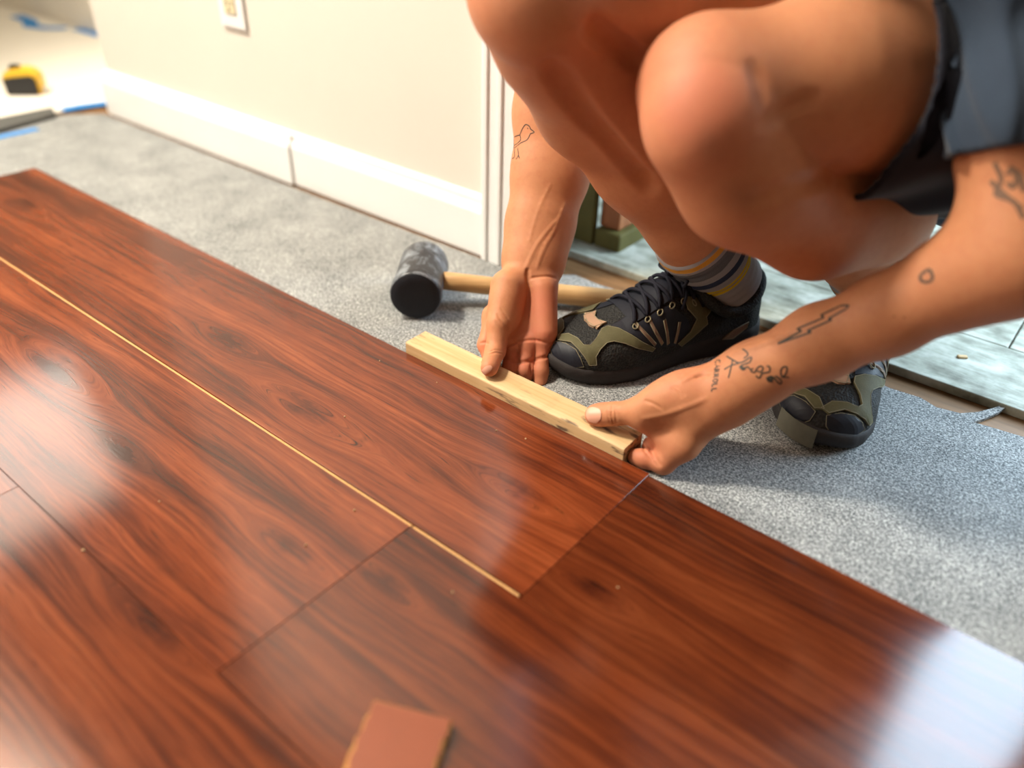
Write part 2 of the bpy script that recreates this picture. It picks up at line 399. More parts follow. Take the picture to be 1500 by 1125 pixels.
prof = [(-LH/2, RH*.55), (-LH/2+.001, RH*.80), (-LH/2+.004, RH*.93), (-LH/2+.012, RH*.985), (-LH*.2, RH*.97), (0, RH*.96), (LH*.2, RH*.97), (LH/2-.012, RH), (LH/2-.003, RH*.99), (LH/2-.0008, RH*.95)]
link('mallet_head', lathe('mallet_head', prof, hc, ax), M['rubber'], root)
link('striking_face', lathe('striking_face', [(LH/2-.0012, RH*.955), (LH/2-.0002, RH*.93), (LH/2+.0004, RH*.6)], hc, ax), M['rubberface'], root)
hb = Vector(hc)+Vector(hd)*.30; hb.z = .011
hv = hb-Vector(hc); L_ = hv.length
link('handle', lathe('handle', [(.015, .0125), (.06, .0125), (.12, .0125), (.2, .0135), (.26, .0145), (L_-.01, .0145), (L_-.002, .013), (L_, .009)], hc, hv, 24), M['handle'], root)

# ------------------------------------------------------------------ tape measure, paper, tapes, strip, scrap, outlet
tag(box('floor_paper', -3.55, -1.935, .27, 1.265, PADZ+.0002, PADZ+.0012, M['paper']), 'cream protective paper taped over the floor beyond the wall end', 'paper')
def tape(pts, w, label, z=PADZ+.0016):
    P = [np.array(p) for p in pts]; v = []; f = []
    for i, p in enumerate(P):
        a_ = P[max(0, i-1)]; b_ = P[min(len(P)-1, i+1)]; d = (b_-a_)/np.linalg.norm(b_-a_); nn = np.array([-d[1], d[0]])*w/2
        zz = z+.0004*(i % 2)
        v += [(*(p+nn), zz), (*(p-nn), zz), (*(p+nn), zz+.0006), (*(p-nn), zz+.0006)]
    for i in range(len(P)-1):
        o_ = i*4; f += [(o_+2, o_+3, o_+7, o_+6), (o_, o_+4, o_+5, o_+1), (o_, o_+2, o_+6, o_+4), (o_+1, o_+5, o_+7, o_+3)]
    f += [(0, 1, 3, 2), (len(P)*4-4, len(P)*4-2, len(P)*4-1, len(P)*4-3)]
    tag(link('masking_tape', mesh('masking_tape', v, f), M['blue']), label, 'tape')
tape([(-3.10, 1.215), (-2.98, 1.205), (-2.90, 1.17), (-2.84, 1.19), (-2.80, 1.235)], .045, 'crumpled blue masking tape at the far end of the paper')
tape([(-2.775, 1.252), (-2.70, 1.252), (-2.62, 1.250)], .032, 'short flat blue masking tape where the paper meets the recess wall')
tape([(-1.945, .80), (-1.938, .85), (-1.925, .90), (-1.915, .96)], .034, 'blue masking tape on the paper edge beside the wall end')
tape([(-1.842, .50), (-1.848, .60), (-1.850, .70)], .022, 'thin blue masking tape along the dark grey strip', PADZ+.0002)
st = link('edging_strip', mesh('edging_strip', [(x, y, z) for z in (PADZ+.0003, PADZ+.009) for x, y in ((-1.955, .30), (-1.955, .785), (-1.90, .765), (-1.868, .62), (-1.868, .30))],
    [(4, 3, 2, 1, 0), (5, 6, 7, 8, 9)]+[(i, (i+1) % 5, 5+(i+1) % 5, 5+i) for i in range(5)]), M['dkgrey'])
tag(st, 'dark grey flat strip lying at the paper edge', 'strip')

def tape_measure():
    p = Z(41, 137, PADZ); r = empty('tape_measure', (p[0], p[1], PADZ+.0012))
    r.rotation_euler.z = math.atan2(.63, .775)+.12
    tag(r, 'yellow and black tape measure standing on the cream paper', 'tape measure')
    def prism(name, outl, y0, y1, mat, par, bev=.003):
        bm = bmesh.new(); fv = [bm.verts.new((x, y0, z)) for x, z in outl]; fc = bm.faces.new(fv)
        ex = bmesh.ops.extrude_face_region(bm, geom=[fc]); bmesh.ops.translate(bm, vec=(0, y1-y0, 0), verts=[q for q in ex['geom'] if isinstance(q, bmesh.types.BMVert)])
        bmesh.ops.recalc_face_normals(bm, faces=bm.faces)
        if bev: bmesh.ops.bevel(bm, geom=[e for e in bm.edges if abs(e.verts[0].co.y-e.verts[1].co.y) < 1e-6], offset=bev, segments=2, affect='EDGES')
        me = bpy.data.meshes.new(name); bm.to_mesh(me); bm.free(); return link(name, me, mat, par)
    s = 1.06
    case = [(-.034, 0), (.033, 0), (.037, .004), (.037, .032), (.034, .043), (.024, .052), (.008, .056), (-.012, .055), (-.028, .050), (-.037, .038), (-.038, .030), (-.036, .012)]
    prism('case', [(x*s, z*s) for x, z in case], -.022*s, .022*s, M['yellow'], r, .004*s)
    grip = [(-.033, .002), (.031, .002), (.0335, .006), (.0335, .035), (.025, .0425), (.008, .041), (-.012, .039), (-.035, .036), (-.034, .012)]
    prism('side_grip', [(x*s, z*s) for x, z in grip], -.0245*s, -.019*s, M['black'], r, .0015)
    prism('side_grip', [(x*s, z*s) for x, z in grip], .019*s, .0245*s, M['black'], r, .0015)
    prism('lock_button', [(x*s, z*s) for x, z in [(-.022, .053), (-.020, .061), (-.004, .061), (.000, .055)]], -.010*s, .010*s, M['black'], r, .0015)
    prism('blade_hook', [(x*s, z*s) for x, z in [(.0365, .001), (.0405, .001), (.0405, .014), (.0365, .014)]], -.010*s, .010*s, M['metal'], r, .0005)
tape_measure()

# scrap of laminate, face down
e1 = np.array([.907, .42]); e2 = np.array([.42, -.907]); c0 = np.array([-.291, .219])
wds, lns = .060, .135; NS = 26; v = []; f = []
bm = bmesh.new()
top = []
for k in range(NS+1): top.append(c0+e2*lns*k/NS+e1*(RNG.normal(0, .0006)))
bot = []
for k in range(NS+1): bot.append(c0+e2*lns*(1-k/NS)+e1*(wds+RNG.normal(0, .0006)))
ring = top+bot; n = len(ring); cen = np.mean(ring, 0)
v = [(p[0], p[1], .0002) for p in ring]+[(p[0], p[1], .0075) for p in ring]+[(*(p+(cen-p)/np.linalg.norm(cen-p)*abs(RNG.normal(.0026, .0012))), .0088) for p in ring]
f = [tuple(range(n))[::-1]]+[(i, (i+1) % n, n+(i+1) % n, n+i) for i in range(n)]+[(n+i, n+(i+1) % n, 2*n+(i+1) % n, 2*n+i) for i in range(n)]+[tuple(range(2*n, 3*n))]
me = mesh('laminate_offcut', v, f)
o_ = link('laminate_offcut', me, [M['scrapcore'], M['scrapface']]); me.polygons[-1].material_index = 1; me.polygons[0].material_index = 1
bm = bmesh.new(); bm.from_mesh(me); bmesh.ops.recalc_face_normals(bm, faces=bm.faces); bm.to_mesh(me); bm.free()
tag(o_, 'small plain brown laminate offcut with chipped pale edges on the planks', 'offcut')

# flush ceiling lamp, added out of view to brighten the left underlay
r = empty('added_fill_lamp', (-1.86, -.14, 2.42)); tag(r, 'round flush ceiling lamp added out of view to brighten the floor', 'lamp')
def lathe_z(name, prof, mat):
    return link(name, lathe(name, prof, (0, 0, 0), (0, 0, -1), 32), mat, r)
lathe_z('lamp_base', [(0, .17), (.02, .17), (.022, .165)], M['white'])
lm = NT('added_lamp_glow'); lm.b.inputs['Emission Color'].default_value = (1, .93, .80, 1); lm.b.inputs['Emission Strength'].default_value = 6
lathe_z('lamp_shade', [(.0222, .16), (.045, .155), (.065, .13), (.08, .08), (.085, .02)], lm.out((.9, .88, .82), .4, .4))
ll = area('added_lamp_light', (-1.86, -.14, 2.32), (0, 0, -1), .34, .34, 94, (1, .92, .78)); ll.data.shape = 'DISK'

# wall outlet
ox, oz = -1.330, .2375
r = empty('wall_outlet', (ox, WY, oz)); tag(r, 'ivory electrical outlet with a cover plate on the cream wall', 'outlet')
box('cover_plate', -.036, .036, -.006, .0, 0, .118, M['white'], r, .0025)
for zc in (.038, .080):
    rc = box('receptacle', -.016, .016, -.0085, -.005, zc-.0145, zc+.0145, M['ivory'], r, .0015)
    for xx, hh in ((-.0065, .0045), (.0065, .0036)): box('slot', xx-.0011, xx+.0011, -.0089, -.0080, zc-hh+.003, zc+hh+.003, M['dark'], rc)
    box('ground_hole', -.0024, .0024, -.0089, -.0080, zc-.0095, zc-.0055, M['dark'], rc)
link('screw', lathe('screw', [(0, .003), (.0012, .0028), (.0016, .001)], (0, -.006, .059), (0, -1, 0), 12), M['metal'], r)

# ================================================================== the person
# The body is an implicit surface (tapered limbs blended into one skin) turned into a mesh with surface nets.
def cap(a, b, ra, rb, k=.01, n=None, s=1.): return dict(t='c', a=np.asarray(a, float), b=np.asarray(b, float), ra=ra, rb=rb, k=k, n=None if n is None else np.asarray(n, float)/np.linalg.norm(n), s=s)
def ell(c, ax, r, k=.01):
    A = np.array(ax, float); A[0] /= np.linalg.norm(A[0]); A[1] -= A[0]*(A[1]@A[0]); A[1] /= np.linalg.norm(A[1]); A2 = np.cross(A[0], A[1])
    return dict(t='e', c=np.asarray(c, float), A=np.array([A[0], A[1], A2]), r=np.asarray(r, float), k=k)
def dist(q, P):
    if q['t'] == 'c':
        pa = P-q['a']; ba = q['b']-q['a']
        if q['n'] is not None:
            w = 1/q['s']-1; pa = pa+w*(pa@q['n'])[:, None]*q['n']; ba = ba+w*(ba@q['n'])*q['n']
        t = np.clip(pa@ba/max(ba@ba, 1e-12), 0, 1)
        pa = pa-t[:, None]*ba
        return np.sqrt(np.einsum('ij,ij->i', pa, pa))-(q['ra']+(q['rb']-q['ra'])*t)
    p = (P-q['c'])@q['A'].T; k0 = np.sqrt(((p/q['r'])**2).sum(1)); k1 = np.sqrt(((p/q['r']**2)**2).sum(1))
    return k0*(k0-1)/np.maximum(k1, 1e-9)
def smin(a, b, k):
    h = np.maximum(k-np.abs(a-b), 0)/k; return np.minimum(a, b)-h*h*k*.25
def smax(a, b, k): return -smin(-a, -b, k)
def sbox(P, lo, hi):
    c = (np.asarray(lo)+hi)/2; q = np.abs(P-c)-(np.asarray(hi)-lo)/2
    return np.linalg.norm(np.maximum(q, 0), axis=1)+np.minimum(q.max(1), 0)
def solids(P):                                               # what the hands press against: block, plank edge, underlay
    d = np.minimum(sbox(P, (bx0, by0, bz0-.02), (bx1, by1, bz1)), sbox(P, (-2, -1, -.1), (2, Y1+GAP, .0)))
    return np.minimum(d, P[:, 2]-PADZ)-.0004
class Field:
    """core primitives blended together; each branch blends with the core but not with the other branches; grooves are cut in"""
    rest = False
    def __init__(s, core, branches=(), grooves=(), ridges=()):
        s.core = core; s.br = list(branches); s.gr = list(grooves); s.ri = list(ridges)
    def __call__(s, P, ctr=None, R=None):
        def act(lst, base=None):
            if ctr is None: return lst
            d = [float(dist(q, ctr[None])[0]) for q in lst]; return d
        if ctr is not None and getattr(s, 'ck', None) is not None and np.array_equal(s.ck, ctr): core, br, gr, ri = s.cl
        elif ctr is not None:
            dc = act(s.core); mn = min(dc); db = [act(b[0]) for b in s.br]
            for d in db: mn = min(mn, min(d))
            lim = mn+2.6*R+.03
            core = [q for q, d in zip(s.core, dc) if d < lim]; br = [([q for q, d in zip(b[0], dd) if d < lim], b[1]) for b, dd in zip(s.br, db)]
            s.ck = np.array(ctr)
            gr = [q for q in s.gr if dist(q, ctr[None])[0] < 1.2*R+.01]; ri = [q for q in s.ri if dist(q, ctr[None])[0] < 1.2*R+.02]
            s.cl = (core, br, gr, ri)
        else: core, br, gr, ri = s.core, s.br, s.gr, s.ri
        c = np.full(len(P), 1.)
        for q in core: c = smin(c, dist(q, P), q['k'])
        tot = c
        for lst, kb in br:
            if not lst: continue
            d = np.full(len(P), 1.)
            for q in lst: d = smin(d, dist(q, P), q['k'])
            tot = np.minimum(tot, smin(c, d, kb))
        for q in ri: tot = smin(tot, dist(q, P), q['k'])
        for q in gr: tot = smax(tot, -dist(q, P), q['k'])
        if s.rest: tot = smax(tot, -solids(P), .0012)
        return tot
def traces(f, pts, t0=.35, t1=1.6):
    """first points of the skin seen along rays; NaN where nothing is hit"""
    d = np.array([ray(*p[:2]) for p in pts]); L = np.linalg.norm(d, axis=1); t = np.full(len(d), t0); live = np.ones(len(d), bool)
    for _ in range(110):
        e = f(CP+t[live, None]*d[live]); k = np.flatnonzero(live)
        t[k] += .65*np.maximum(e, 0)/L[k]; live[k[e < 6e-5]] = False; live[k[t[k] > t1]] = False
        if not live.any(): break
    P = CP+t[:, None]*d; P[t > t1] = np.nan; return P
def grad(f, P, e=4e-4):
    g = np.stack([f(P+np.eye(3)[i]*e)-f(P-np.eye(3)[i]*e) for i in range(3)], 1)/(2*e); return g
def surfnet(f, lo, hi, h, B=20, keep=None):
    lo = np.asarray(lo, float); hi = np.asarray(hi, float); nb = np.ceil((hi-lo)/(h*B)).astype(int)
    gi = np.stack(np.meshgrid(*[np.arange(k) for k in nb], indexing='ij'), -1).reshape(-1, 3)
    cen = lo+(gi+.5)*B*h; R = B*h*math.sqrt(3)/2
    val = np.concatenate([f(cen[i:i+20000]) for i in range(0, len(cen), 20000)])
    gi = gi[np.abs(val) < R*1.42+.002]
    S = nb*B+2; key = lambda I: (I[..., 0]*S[1]+I[..., 1])*S[2]+I[..., 2]
    loc_ = np.stack(np.meshgrid(*[np.arange(B+1)]*3, indexing='ij'), -1)
    cv, ck, edges = [], [], []
    corners = np.array([[i, j, k] for i in (0, 1) for j in (0, 1) for k in (0, 1)])
    ce = [(a_, b_) for a_ in range(8) for b_ in range(a_+1, 8) if np.abs(corners[a_]-corners[b_]).sum() == 1]
    for g in gi:
        base = g*B; P = lo+(base+loc_.reshape(-1, 3))*h
        d = f(P, lo+(g+.5)*B*h, R).reshape((B+1,)*3)
        if d.min() > 0 or d.max() < 0: continue
        s = d < 0
        cs = [s[c[0]:B+c[0], c[1]:B+c[1], c[2]:B+c[2]] for c in corners]
        tot = sum(c.astype(int) for c in cs); m = (tot > 0) & (tot < 8); I = np.argwhere(m)
        if len(I):
            dv = np.stack([d[I[:, 0]+c[0], I[:, 1]+c[1], I[:, 2]+c[2]] for c in corners], 1)
            acc = np.zeros((len(I), 3)); cnt = np.zeros(len(I))
            for a_, b_ in ce:
                x = (dv[:, a_] < 0) != (dv[:, b_] < 0); t = np.where(x, dv[:, a_]/np.where(x, dv[:, a_]-dv[:, b_], 1), 0)
                acc += np.where(x[:, None], corners[a_]+t[:, None]*(corners[b_]-corners[a_]), 0); cnt += x
            Q = lo+(base+I+acc/cnt[:, None])*h; fc = lambda q: f(q, lo+(g+.5)*B*h, R)
            f0 = fc(Q); gq = np.stack([fc(Q+np.eye(3)[i_]*4e-4)-f0 for i_ in range(3)], 1)/4e-4; Q = Q-(f0/np.maximum((gq*gq).sum(1), .2))[:, None]*gq*.9
            cv.append(Q); ck.append(key(base+I))
        for ax_ in range(3):
            sl0 = [slice(0, B)]*3; sl1 = [slice(0, B)]*3; sl1[ax_] = slice(1, B+1)
            s0, s1 = s[tuple(sl0)], s[tuple(sl1)]; J = np.argwhere(s0 != s1)
            if len(J): edges.append((ax_, base+J, s0[J[:, 0], J[:, 1], J[:, 2]]))
    V = np.concatenate(cv); K = np.concatenate(ck); o = np.argsort(K); K = K[o]; V = V[o]
    Fc = []
    for ax_, J, sg in edges:
        b_, c_ = (ax_+1) % 3, (ax_+2) % 3; eb = np.eye(3, dtype=int)[b_]; ec = np.eye(3, dtype=int)[c_]
        q = np.stack([key(J), key(J-eb), key(J-eb-ec), key(J-ec)], 1); ix = np.clip(np.searchsorted(K, q), 0, len(K)-1)
        ok = (K[ix] == q).all(1); ix = ix[ok]; sgk = sg[ok]
        ix[~sgk] = ix[~sgk][:, ::-1]; Fc.append(ix)
    Fc = np.concatenate(Fc)
    if keep is not None:
        ok = keep(V)[Fc].all(1); Fc = Fc[ok]; u, inv = np.unique(Fc, return_inverse=True); V = V[u]; Fc = inv.reshape(-1, 4)
    return V, Fc
def npmesh(name, V, Fc):
    me = bpy.data.meshes.new(name); n = len(Fc)
    me.vertices.add(len(V)); me.vertices.foreach_set('co', np.asarray(V, np.float32).ravel())
    me.loops.add(n*4); me.loops.foreach_set('vertex_index', np.asarray(Fc, np.int32).ravel())
    me.polygons.add(n); me.polygons.foreach_set('loop_start', np.arange(n, dtype=np.int32)*4); me.polygons.foreach_set('loop_total', np.full(n, 4, np.int32))
    me.update(calc_edges=True); me.validate(); me.polygons.foreach_set('use_smooth', np.ones(len(me.polygons), bool)); return me
def chain(pts, k=.012, n=None, s=1.): return [cap(p[0], q[0], p[1], q[1], k, n, s) for p, q in zip(pts, pts[1:])]
VIEW = lambda px, py: -ray(px, py)/np.linalg.norm(ray(px, py))

# ---- right arm and hand (palm to the photographer, thumb on the block)
nv = VIEW(780, 400)
RE = D(814, 78, .985); RS = np.array([-.53, .90, .575])
core = chain([(D(777, 405, .987), .0315), (D(782, 380, .993), .0355), (D(791, 330, 1.0), .0400), (D(806, 255, 1.0), .0455), (D(812, 165, .995), .0480), (RE, .044)], .02, nv, .74)
core += chain([(RE, .043), ((RE+RS)/2, .049), (RS, .056)], .03)
th = [(D(745, 421, .972), .0215), (D(731.5, 475, .956), .0140), (D(725.5, 514, .950), .0115)]
tipR = Z(717, 539, .0252)
core += [cap(D(757, 425, .988), D(723, 463, .982), .0150, .0125, .014), cap(D(770, 425, .99), D(750, 500, .972), .0145, .0115, .012), cap(D(783, 425, .99), D(772, 504, .970), .0140, .0112, .012), cap(D(794, 425, .985), D(795, 500, .972), .0140, .0105, .012)]
core += [cap(D(796, 424, .974), D(800, 486, .966), .0165, .0135, .012)]
pad_ = [cap(th[0][0], th[1][0], .0225, .0150, .012), cap(D(742, 442, .968), D(748, 470, .962), .015, .010, .012)]
thumb = pad_+chain(th[1:]+[(tipR, .0100)], .006)+[ell(D(719, 531, .951)-nv*0, [tipR-th[2][0], nv], (.0165, .0085, .0110), .006)]
def finR(px0, d0, px1, tip, r):
    p0 = D(*px0, d0); p1 = YP(*px1, .640); p2 = p1+np.array(tip[0]); p3 = p2+np.array(tip[1])
    return chain([(p0, r*1.12), (D(px0[0]*.45+px1[0]*.55, px0[1]*.45+px1[1]*.55, d0-.006), r*1.08), (p1, r), (p2, r*.92), (p3, r*.85)], .005)
fR = [(finR((750, 502), .972, (746, 572), ((-.014, -.006, -.004), (-.016, -.003, 0)), .0092), .009),
      (finR((772, 505), .969, (767, 574), ((-.014, -.006, -.004), (-.014, -.003, 0)), .0090), .009),
      (finR((795, 500), .970, (790, 580), ((-.012, -.006, -.004), (-.012, -.003, 0)), .0082), .009),
      (chain([(D(723, 463, .982), .0118), (D(711.5, 505, .972), .0096), (D(719, 527, .966), .0090), (YP(728, 545, .634), .0082)], .005), .010),
      (thumb, .012)]
fieldR = Field(core, fR)
def groove(fd, pts, r=.0011, k=.0022, depth=0.):
    P = [p for p in traces(fd, spline(pts, 4)) if p[0] == p[0]]
    return [cap(p+depth*np.array(ray(750, 562)), q+depth*np.array(ray(750, 562)), r, r, k) for p, q in zip(P, P[1:]) if np.linalg.norm(p-q) < .02]
cr = lambda L, s, ox_, oy_: [(x/s+ox_, y/s+oy_) for x, y in L]
gR = []
for L, r_, k_ in [([(465, 150), (472, 300), (465, 450), (432, 560), (380, 640), (312, 705)], .0019, .0034), ([(365, 890), (362, 960)], .0012, .002), ([(505, 880), (492, 960), (490, 1010)], .0013, .002), ([(305, 770), (390, 735), (500, 720), (620, 740), (690, 745)], .0010, .0020),
                  ([(300, 888), (420, 905), (505, 888), (640, 855)], .0015, .0026), ([(480, 213), (560, 200), (640, 195), (700, 212)], .0010, .002),
                  ([(150, 838), (205, 822), (262, 838)], .0007, .0014), ([(150, 815), (205, 800), (255, 812)], .0005, .0012), ([(215, 510), (260, 570), (312, 640)], .0008, .0018), ([(245, 460), (300, 540), (345, 625)], .0005, .0014), ([(200, 560), (240, 610), (290, 655)], .0005, .0014),
                  ([(75, 745), (110, 740), (140, 748)], .0008, .0015), ([(400, 770), (385, 830), (370, 880)], .0005, .0012)]:
    gR += groove(fieldR, cr(L, 5.625, 690, 370), r_, k_)
riR = []
for L, r_ in [([(770, 396), (777, 378), (787, 358), (800, 340), (815, 322)], .0016), ([(786, 392), (796, 365), (812, 335), (826, 300)], .0018), ([(776, 352), (788, 310), (806, 270)], .0014)]:
    for c_ in groove(fieldR, L, r_, .0032, .0024): riR.append(c_)
fieldRf = Field(core, fR, gR, riR); fieldRf.rest = True

# ---- left arm and hand (thumb on the block end, fingers curled under it)
LE = D(1494, 372, .645); LS = np.array([-.17, .83, .555]); LW = D(1062, 577, .805)
coreL = chain([(D(1046, 584, .808), .0300), (LW, .0300), (D(1105, 549, .787), .0297), (D(1200, 502, .752), .0325), (D(1300, 461, .714), .0338), (D(1400, 413, .678), .0370), (LE, .0435)], .02, VIEW(1200, 500), .93)
coreL += chain([(LE, .0455), ((LE*2+LS)/3, .0465), ((LE+LS*2)/3, .049), (LS, .054)], .03)
LI0 = D(1003, 652, .815); bd = np.array([-.10, .97, -.12]); bd /= np.linalg.norm(bd)
LM0, LR0, LP0 = LI0+bd*.021, LI0+bd*.041, LI0+bd*.058
wc = D(1050, 585, .812)
coreL += [cap(D(1047, 590, .806), LI0, .0215, .0140, .014), cap(wc, LM0, .019, .0130, .014), cap(wc+bd*.012, LR0, .017, .012, .014), cap(wc+bd*.02, LP0, .016, .011, .014)]
coreL += [cap(D(1012, 612, .810), D(978, 645, .822), .0165, .0105, .014), ell(D(1003, 580, .812), [D(941, 604, .82)-D(1062, 577, .81), VIEW(1000, 580)], (.044, .020, .0245), .014)]
thL = [(D(1002, 581, .812), .0230), (D(942, 603, .824), .0150), (D(900, 606, .838), .0116)]
tipL = Z(872, 608, .0255)
thumbL = chain(thL, .010)+chain([thL[2], (tipL, .0108)], .005)+[ell((tipL*.6+thL[2][0]*.4), [tipL-thL[2][0], VIEW(870, 608)], (.0180, .0090, .0122), .005)]
webL = [cap(D(946, 618, .824), D(984, 654, .822), .0085, .010, .010)]
coreL += webL
LI1 = Z(972, 678, .0015); LI2 = Z(944, 672, -.0005); LI3 = Z(931, 669, -.0010)
LM1 = LI1+np.array([-.004, .022, .004]); LM2 = np.array([-.291, .612, .006]); LM3 = np.array([-.294, .624, -.001])
LR1 = LI1+np.array([-.016, .045, .004]); LR2 = LR1+np.array([-.022, .010, -.004]); LR3 = LR2+np.array([-.018, .0, -.002])
LQ1 = LR1+np.array([.006, .020, -.002]); LQ2 = LQ1+np.array([-.018, .006, -.003]); LQ3 = LQ2+np.array([-.016, 0, -.001])
fL = [(chain([(LI0, .0135), (LI1, .0112), (LI2, .0096), (LI3, .0085)], .006), .010), (chain([(LM0, .0128), (LM1, .0110), (LM2, .0095), (LM3, .0085)], .006), .010),
      (chain([(LR0, .0120), (LR1, .0104), (LR2, .0090), (LR3, .0082)], .006), .010), (chain([(LP0, .0105), (LQ1, .0092), (LQ2, .0082), (LQ3, .0075)], .006), .010), (thumbL, .014)]
fieldL = Field(coreL, fL)
gL = []
for L, r_, k_ in [([(335, 440), (330, 520), (350, 610)], .0008, .0016), ([(360, 445), (365, 520), (372, 600)], .0006, .0014), ([(310, 450), (302, 520), (318, 600)], .0005, .0012),
                  ([(600, 690), (640, 770), (690, 860), (750, 960)], .0011, .0022), ([(590, 780), (640, 860), (720, 960)], .0008, .0016), ([(620, 395), (700, 425), (760, 465)], .0007, .0018), ([(880, 270), (930, 300), (965, 350)], .0005, .0014), ([(850, 290), (900, 320), (935, 370)], .0005, .0014),
                  ([(1060, 200), (1110, 185), (1190, 180)], .0007, .002)]:
    gL += groove(fieldL, cr(L, 5.92, 840, 520), r_, k_)
riL = []
for L, r_ in [([(945, 612), (975, 606), (1005, 596), (1035, 585)], .0016), ([(1075, 520), (1120, 505), (1170, 485)], .0015), ([(1000, 560), (1030, 545), (1056, 538)], .0014)]:
    riL += groove(fieldL, L, r_, .0034, .0024)
fieldLf = Field(coreL, fL, gL, riL); fieldLf.rest = True

# ---- legs
def onray(px, anchor, L, near=True):
    r_ = ray(*px); o = CP-anchor; a_ = r_@r_; b_ = 2*r_@o; c_ = o@o-L*L; dsc = b_*b_-4*a_*c_
    t = (-b_-math.sqrt(max(dsc, 0)))/2/a_ if near else (-b_+math.sqrt(max(dsc, 0)))/2/a_
    return CP+t*r_
HA, TA = np.array([-.327, .927, PADZ]), np.array([-.477, .673, PADZ])      # right shoe: heel, toe
HB, TB = np.array([-.206, 1.032, PADZ]), np.array([-.172, .742, PADZ])     # left shoe
def ankle(Hh, Tt, z=.105):
    d = (Tt-Hh)/np.linalg.norm(Tt-Hh); p = Hh+.078*d; return np.array([p[0], p[1], z])
AA, AB = ankle(HA, TA), ankle(HB, TB)
KA = onray((792, -6), AA, .408); KB = onray((1045, 145), AB, .405)
HPB = np.array([-.075, .985, .300]); HPA = np.array([-.250, 1.03, .300])
def leg(K, A, Hp, extra=(), lift=0., grooves=()):
    sh = (A-K)/np.linalg.norm(A-K); th_ = (Hp-K)/np.linalg.norm(Hp-K)
    fw = -(sh+th_); fw /= np.linalg.norm(fw)                # the way the kneecap points
    bk = th_-sh*(th_@sh); bk /= np.linalg.norm(bk)          # calf side of the shin
    side = np.cross(sh, th_); side /= np.linalg.norm(side); L = np.linalg.norm(A-K); Lt = np.linalg.norm(Hp-K)
    up = -(sh-th_*(sh@th_)); up /= np.linalg.norm(up)       # top side of the thigh
    knee = [cap(K-side*.016, K+side*.016, .052, .052, .03), ell(K+fw*.026+up*.004, [side, fw], (.036, .030, .036), .03), cap(K+fw*.004+sh*.050-bk*.020, K+sh*.085-bk*.017, .026, .022, .02)]
    thigh = chain([(K+th_*.005+up*lift*.3, .056), (K+th_*.10+up*(.012+lift), .068), (K+th_*.22+up*(.014+lift), .080), (Hp+up*lift, .092)], .03)+[cap(K+th_*.06-side*.020+up*.012, K+th_*.17-side*.018+up*.014, .036, .045, .03), cap(K+th_*.06+side*.020+up*.012, K+th_*.17+side*.018+up*.014, .036, .045, .03)]
    calf = chain([(K+sh*.03, .050), (K+sh*.09+bk*.012, .053), (K+sh*.15+bk*.016, .052), (K+sh*.24+bk*.008, .044), (K+sh*(L-.075), .0370), (A-sh*.02, .0360), (A+sh*.02, .035)], .03)
    calf += [cap(K+sh*.07+bk*.026+side*.014, K+sh*.17+bk*.022+side*.012, .034, .036, .03), cap(K+sh*.07+bk*.026-side*.014, K+sh*.17+bk*.022-side*.012, .034, .036, .03)]
    calf += list(extra)
    return Field(knee, [(thigh, .035), (calf, .035)]), dict(sh=sh, th=th_, fw=fw, bk=bk, side=side, up=up)
dKA = PJ(KA)[2]; dAA = PJ(AA)[2]
fdA = lambda y: dKA+(dAA-dKA)*(y+6)/392
exA = [ell(D(902, 150, fdA(165)-.012), [D(960, 260, fdA(260))-D(850, 60, fdA(60)), VIEW(900, 150)], (.085, .040, .038), .02)]+chain([(D(795, 72, fdA(75)), .043), (D(850, 164, fdA(168)), .0375), (D(925, 245, fdA(245)), .037), (D(1006, 338, fdA(338)), .035)], .03)
exB = [ell(D(1238, 306, .775), [D(1370, 325, .80)-D(1060, 280, .74), VIEW(1215, 312)], (.095, .056, .058), .03), cap(D(1042, 190, .662), D(1088, 268, .70), .050, .050, .03), cap(D(1088, 268, .70), D(1190, 338, .76), .050, .046, .03)]
legA, dA = leg(KA, AA, HPA, exA); legB, dB = leg(KB, AB, HPB, exB, .014)
for L, r_, k_, dp in [([(808, 100), (850, 165), (900, 222), (948, 275)], .0060, .014, -.003), ([(868, 42), (890, 60), (912, 75), (940, 92)], .0060, .010, -.001)]:
    legA.gr += groove(legA, L, r_, k_, dp)
for L, r_, k_, dp in [([(1105, 95), (1120, 130), (1125, 160)], .010, .004, -.0098), ([(1125, 188), (1155, 168), (1190, 152)], .010, .004, -.0098), ([(1110, 300), (1160, 282), (1215, 262)], .010, .005, -.0098)]:
    legB.gr += groove(legB, L, r_, k_, dp)

